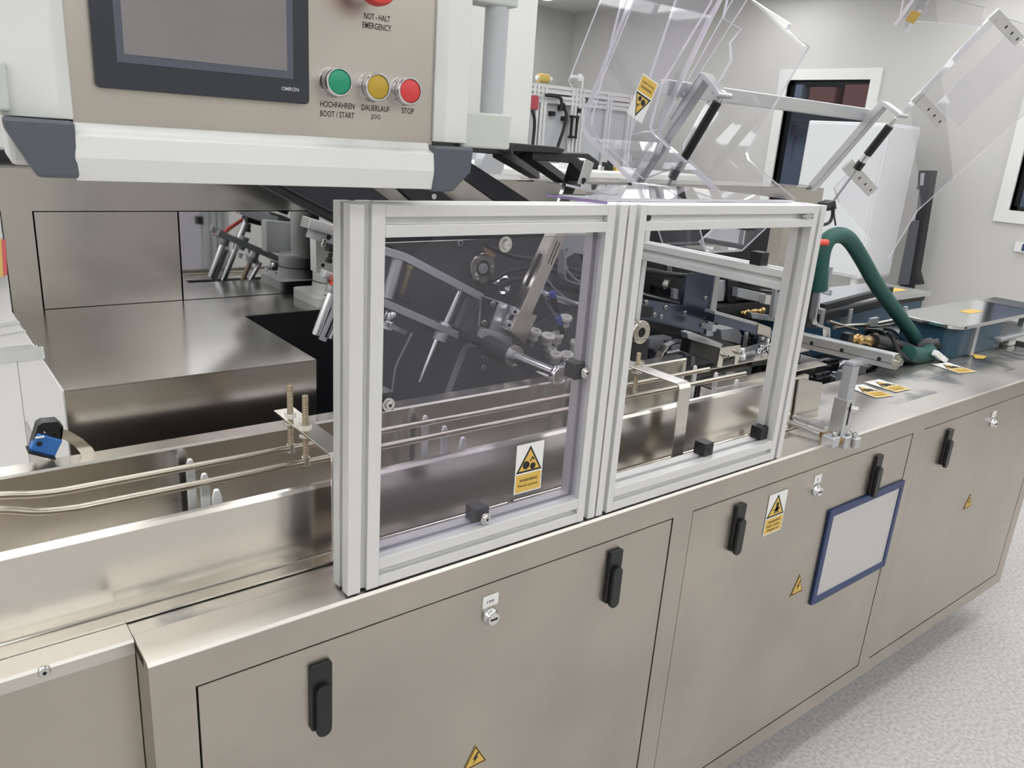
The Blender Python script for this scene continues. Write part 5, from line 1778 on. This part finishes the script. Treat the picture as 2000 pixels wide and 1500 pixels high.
h1 = hood(1.455, 1.745, [(0.58, 1.905), (0.655, 1.7955), (0.772, 1.553), (0.7805, 1.53), (0.7805, 1.512), (0.768, 1.498), (0.7479, 1.4826), (0.557, 1.378), (0.5, 1.35)], 'left clear bent hood with an upside-down pinch point sticker')
mb = MB()
pane(mb, [(1.7445, 0.61, 1.88), (1.7445, 0.655, 1.80), (1.7445, 0.775, 1.552), (1.7445, 0.786, 1.52), (1.7445, 0.9, 1.5), (1.7445, 0.78, 1.87)], (0.01, 0, 0))
mb.build('side_sheet', AC, h1)
mb = MB()
pane(mb, [(1.455, 0.62, 1.86), (1.455, 0.775, 1.54), (1.455, 0.86, 1.62), (1.455, 0.74, 1.86)], (0.005, 0, 0))
mb.build('side_sheet', AC, h1)
P1 = [at(x, y, X=1.4985) for x, y in ((1256, 145), (1287, 163), (1254, 240), (1224, 222))]
c = (P1[0] + P1[1]) / 2
up = ((P1[3] - P1[0]) + (P1[2] - P1[1])).normalized()
rt = (P1[0] - P1[1]).normalized()
rt = (rt - up * rt.dot(up)).normalized()
fr = Frame(c, rt, up)
sticker(fr, (P1[0] - P1[1]).length, ((P1[3] - P1[0]).length + (P1[2] - P1[1]).length) / 2, 'roller', ['WARNING', 'Pinch point'], 'pinch_sticker', h1)
mb = MB()
pane(mb, [at(x, y, X=1.50) for x, y in ((1222, -40), (1400, -40), (1386, 5), (1290, 165), (1268, 248), (1275, 262), (1340, 318), (1255, 350), (1168, 272), (1153, 243), (1156, 225))], (0.008, 0, 0))
mb.build('flat_side', AC, h1)
XS = 1.90
TN = np.array([-1.0, 0.0, 0.16])


def ontilt(px, py):
    d = ROT.T @ np.array([(px - 1000) / F_PX, (py - 750) / F_PX, 1.0])
    p0 = np.array((XS, 0.8, 1.5))
    return Vector(CAM + d * ((p0 - CAM) @ TN) / (d @ TN))


h2 = thing('clear_side_guard', 'clear flat guard with a stepped outline standing between the two lifting legs', 'guard hood', at(1400, 370, X=XS))
mb = MB()
pane(mb, [ontilt(x, y) for x, y in ((1410, 35), (1445, 56), (1424, 83), (1426, 117), (1333, 283), (1334, 297), (1341, 309), (1402, 372), (1551, 389), (1460, 312), (1456, 298), (1578, 91), (1534, 57), (1541, 46), (1462, -5), (1425, -30))], (0.01, 0, 0))
mb.build('flat_sheet', AC, h2)
mb = MB()
pane(mb, [at(x, y, X=1.80) for x, y in ((1470, -20), (1440, -20), (1302, 227), (1308, 232))], (0.006, 0, 0))
mb.build('edge_strip', AC, h2)
# loose clear trough seen below the hood through the open frame
mb = MB()
mb.strip([(1.50, 0.40, 1.30), (1.56, 0.42, 1.24), (1.70, 0.42, 1.24), (1.76, 0.40, 1.30)], 0.005, (0, 1, 0), 0.14, 0, 1)
solo('clear_tray', mb, AC, 'small clear tray hanging behind the sloping rail of the open guard frame', 'tray')


def onlid(px, py, off=0.0):
    d = ROT.T @ np.array([(px - 1000) / F_PX, (py - 750) / F_PX, 1.0])
    p0 = np.array((0, 0.93, 1.36)) + np.array(HN) * off
    n = np.array(HN)
    return Vector(CAM + d * ((p0 - CAM) @ n) / (d @ n))


h3 = thing('raised_guard', 'large raised clear lid with drilled grey brackets in front of the white wall', 'guard lid', (3.2, 0.93, 1.36))
mb = MB()
x0 = 2.945
pts = [Vector((x0 + 0.03, 0.50, 1.963)), Vector((x0, 0.7176, 1.658)), Vector((x0, 0.93, 1.36)), onlid(1640, 397), onlid(1735, 507), onlid(1793, 412), onlid(2000, 225), Vector((3.93, 0.50, 1.963))]
for q in pts:
    q.z = 1.36 - (q.y - 0.93) * 0.814 / 0.581
pane(mb, pts, HN * 0.006)
mb.build('main_sheet', AC, h3)
mb = MB()
pane(mb, [onlid(1827, 205), onlid(1967, 67), onlid(1967, 67) - HN * 0.12, onlid(1827, 205) - HN * 0.12], (0.006, 0, 0))
pane(mb, [onlid(1763, 213), onlid(1940, 30), onlid(1940, 30) - HN * 0.02, onlid(1763, 213) - HN * 0.02], (0.006, 0, 0))
mb.build('stiffening_sheet', AC, h3)
for q in ((1815, 215), (1680, 349), (1966, 54)):
    c = onlid(*q, off=-0.012)
    ax = onlid(q[0] + 24, q[1] + 26, off=-0.012) - c
    bx = onlid(q[0] + 10, q[1] - 9, off=-0.012) - c
    mb = MB().obox(c, ax, bx, HN * 0.004, 0)
    for k in (-0.1, 0.35, 0.8):
        mb.cyl(c + ax * k - HN * 0.0042, c + ax * k - HN * 0.0048, 0.0065, 12, 1)
    mb.build('lid_bracket', ['alu', 'dark'], h3, 0.001)
mb = MB()
mb.prism([onlid(*q, off=-0.03) for q in ((1750, 52), (1790, -4), (1816, -2), (1772, 65))], HN * 0.012, 0, 1)
mb.build('clear_catch', AC, h3)
mb = MB()
mb.prism([onlid(*q, off=-0.012) for q in ((1770, -22), (1925, 16), (1918, 52), (1758, 40))], HN * 0.006, 0, 1)
mb.build('top_strip', AC, h3)
mb = MB()
mb.prism([onlid(*q, off=-0.032) for q in ((1768, 40), (1782, 20), (1800, 26), (1784, 47))], HN * 0.001, 0)
mb.prism([onlid(*q, off=-0.032) for q in ((1787, 15), (1795, -2), (1812, 0), (1802, 20))], HN * 0.001, 1)
mb.build('catch_sticker', ['label_yellow', 'alu_grey'], h3)

# ================================================================= behind the machine
en = thing('aluminium_enclosure', 'far aluminium framed machine enclosure with grey panels against the back of the room', 'machine enclosure', (5.0, 5.3, 0))
EYF = 5.0
zt = 1.915
xs = [at(880, 160, Y=EYF).x, at(1050, 200, Y=EYF).x, at(1123, 220, Y=EYF).x, at(1185, 220, Y=EYF).x, at(1226, 240, Y=EYF).x]
for i, x in enumerate(xs):
    for s in ((-0.045, 0.045) if i in (1, 2) else (0,)):
        mb = MB()
        profile(mb, (x + s, EYF, 0), (x + s, EYF, zt), 0.07, 0.07, EX, EY, sw=0.016, sd=0.014)
        mb.build('profile_post', 'alu', en)
mb = MB()
for z in (zt - 0.035, zt - 0.12, 1.0):
    profile(mb, (xs[0], EYF + 0.006, z), (xs[-1], EYF + 0.006, z), 0.07, 0.07, EY, EZ, sw=0.016, sd=0.014)
mb.build('profile_rail', 'alu', en)
for a, b in zip(xs[:-1], xs[1:]):
    MB().box(a + 0.03, b - 0.03, EYF + 0.01, EYF + 0.02, 0.3, zt - 0.1).build('panel', 'grey_panel', en)
MB().box(xs[0], xs[-1], EYF + 0.05, EYF + 0.9, 0.2, zt - 0.02).build('inner_cabinet', 'grey_panel', en)
mb = MB()
q = at(1118, 270, Y=EYF - 0.06)
for s in (-0.045, 0.02):
    mb.box(q.x + s, q.x + s + 0.018, EYF - 0.08, EYF - 0.06, q.z, q.z + 0.2)
for dz in (0, 0.18):
    mb.box(q.x - 0.045, q.x + 0.038, EYF - 0.08, EYF - 0.04, q.z + dz, q.z + dz + 0.02)
mb.build('pull_handle', 'black', en, 0.004)
mb = MB()
for path in (((1100, 202), (1106, 225), (1100, 255), (1090, 285), (1086, 310)), ((1040, 215), (1044, 240), (1040, 290)), ((1066, 186), (1092, 190), (1097, 200), (1095, 215))):
    mb.tube([at(x, y, Y=EYF - 0.08) for x, y in path], 0.015)
mb.build('black_hose', 'rubber', en)
mb = MB()
for q in ((1148, 196), (1130, 216), (1080, 222), (1098, 212), (1104, 232)):
    p = at(*q, Y=EYF - 0.03)
    mb.box(p.x - 0.022, p.x + 0.022, EYF - 0.04, EYF + 0.01, p.z - 0.02, p.z + 0.02)
mb.build('door_catch', 'black', en)
p = at(1043, 200, Y=EYF - 0.05)
mb = MB().box(p.x - 0.04, p.x + 0.05, EYF - 0.06, EYF - 0.04, p.z - 0.06, p.z + 0.06)
mb.build('red_cover', 'pink', en, 0.01)
p = at(1062, 153, Y=EYF + 0.1)
mb = MB().cyl((p.x - 0.06, EYF + 0.1, p.z), (p.x + 0.045, EYF + 0.1, p.z), 0.04, 20)
mb.cyl((p.x - 0.085, EYF + 0.1, p.z), (p.x + 0.09, EYF + 0.1, p.z), 0.02, 12, 1)
mb.cyl((p.x - 0.03, EYF + 0.1, zt), (p.x - 0.03, EYF + 0.1, p.z), 0.008, 10, 1)
solo('foam_roll', mb, ['foam_yellow', 'label_white'], 'yellow foam roll on a thin stem above the far aluminium enclosure', 'roll')
p = at(1130, 151, Y=EYF + 0.1)
mb = MB().cyl((p.x - 0.09, EYF + 0.1, p.z), (p.x + 0.06, EYF + 0.1, p.z), 0.014, 10)
mb.cyl((p.x + 0.02, EYF + 0.1, p.z - 0.03), (p.x + 0.02, EYF + 0.1, p.z + 0.03), 0.02, 12)
mb.cyl((p.x + 0.06, EYF + 0.1, zt), (p.x + 0.06, EYF + 0.1, p.z), 0.006, 8)
solo('nozzle', mb, 'nylon', 'small white nozzle on a thin stem above the far aluminium enclosure', 'nozzle')
p = at(926, 150, Y=EYF + 0.2)
mb = MB().box(p.x - 0.025, p.x + 0.03, EYF + 0.2, EYF + 0.24, zt, at(926, 83, Y=EYF + 0.2).z)
mb.box(p.x - 0.06, p.x - 0.025, EYF + 0.19, EYF + 0.24, at(920, 134, Y=EYF + 0.2).z, at(920, 118, Y=EYF + 0.2).z, 1)
solo('white_mast', mb, ['white', 'black'], 'slim white mast with black clamp seen between the panel and the post', 'mast')
wm = thing('low_machine', 'low white machine with a grey disc seen below the white post', 'machine base', (3.0, 3.0, 0))
a, b = at(945, 302, Y=2.6), at(1100, 352, Y=2.6)
MB().box(a.x - 0.3, b.x + 1.2, 2.6, 3.4, 0, a.z - 0.06).build('base_box', 'white', wm, 0.01)
p = at(975, 322, Y=2.5)
MB().cyl((p.x, 2.55, p.z), (p.x, 2.62, p.z), 0.07, 28).build('disc_cover', 'alu_grey', wm)
for k in range(8):
    q = at(1110 + k * 14, 318 + (k % 3) * 9, Y=2.7)
    mb = MB()
    mb.box(q.x - 0.02, q.x + 0.02, 2.7, 2.76, a.z - 0.06, q.z)
    mb.cyl((q.x, 2.72, q.z), (q.x, 2.72, q.z + 0.03), 0.012, 10)
    mb.build('upright_stub', ('alu', 'alu_grey', 'black', 'label_yellow')[k % 4], wm)

# white wall cabinet, dark stand
cb = thing('white_cabinet', 'tall white cabinet with pale panel doors behind the green hose', 'cabinet', (6.1, 2.7, 0.0))
cx0, cx1, cy0, cy1, cz0, cz1 = 5.8, 6.26, 2.27, 2.93, 0.6, 1.735
MB().box(cx0, cx1, cy0, cy1, cz0, cz1).build('body', 'whiteboard', cb, 0.01)
mb = MB()
mb.box(cx0 - 0.008, cx0, cy0 + 0.02, cy1 - 0.02, cz0 + 0.02, cz1 - 0.02)
mb.build('side_panel', 'whiteboard', cb, 0.003)
mb = MB().box(cx0 + 0.02, cx1 - 0.02, cy0 - 0.008, cy0, cz0 + 0.02, cz1 - 0.02)
mb.build('front_panel', 'whiteboard', cb, 0.003)
for x in (cx0 + 0.03, cx1 - 0.07):
    for y in (cy0 + 0.04, cy1 - 0.08):
        MB().box(x, x + 0.04, y, y + 0.04, 0, cz0).build('leg', 'white', cb)
dk = thing('dark_stand', 'slim dark upright stand with a small screen against the white wall', 'stand', (6.3, 2.15, 0))
mb = MB()
mb.prism([at(x, y, X=6.3) for x, y in ((1800, 334), (1822, 333), (1790, 530), (1797, 556), (1770, 556))], (0.08, 0, 0))
mb.box(6.28, 6.42, 2.0, 2.3, 0, 0.03).box(6.31, 6.37, 2.1, 2.2, 0.03, 0.58)
mb.build('upright', 'blackskirt', dk, 0.004)
mb = MB()
mb.prism([at(x, y, X=6.28) for x, y in ((1777, 432), (1795, 430), (1774, 556), (1752, 556))], (0.1, 0, 0))
mb.build('grey_side', 'slate_panel', dk, 0.004)
mb = MB()
mb.prism([at(x, y, X=6.27) for x, y in ((1795, 333), (1818, 333), (1814, 370), (1790, 370))], (0.03, 0, 0))
mb.prism([at(x, y, X=6.265) for x, y in ((1798, 338), (1806, 338), (1803, 362), (1796, 362))], (0.004, 0, 0), 1)
mb.build('small_screen', ['blackmat', 'grey_panel'], dk, 0.003)
p = at(1997, 483, X=RX - 0.02)
mb = MB().box(RX - 0.03, RX, p.y - 0.12, p.y + 0.05, p.z - 0.035, p.z + 0.035, 0)
mb.box(RX - 0.032, RX - 0.029, p.y - 0.12, p.y + 0.0, p.z - 0.025, p.z + 0.025, 1)
solo('wall_switch', mb, ['white', 'navy'], 'small wall plate with a dark switch below the right-hand window', 'switch')
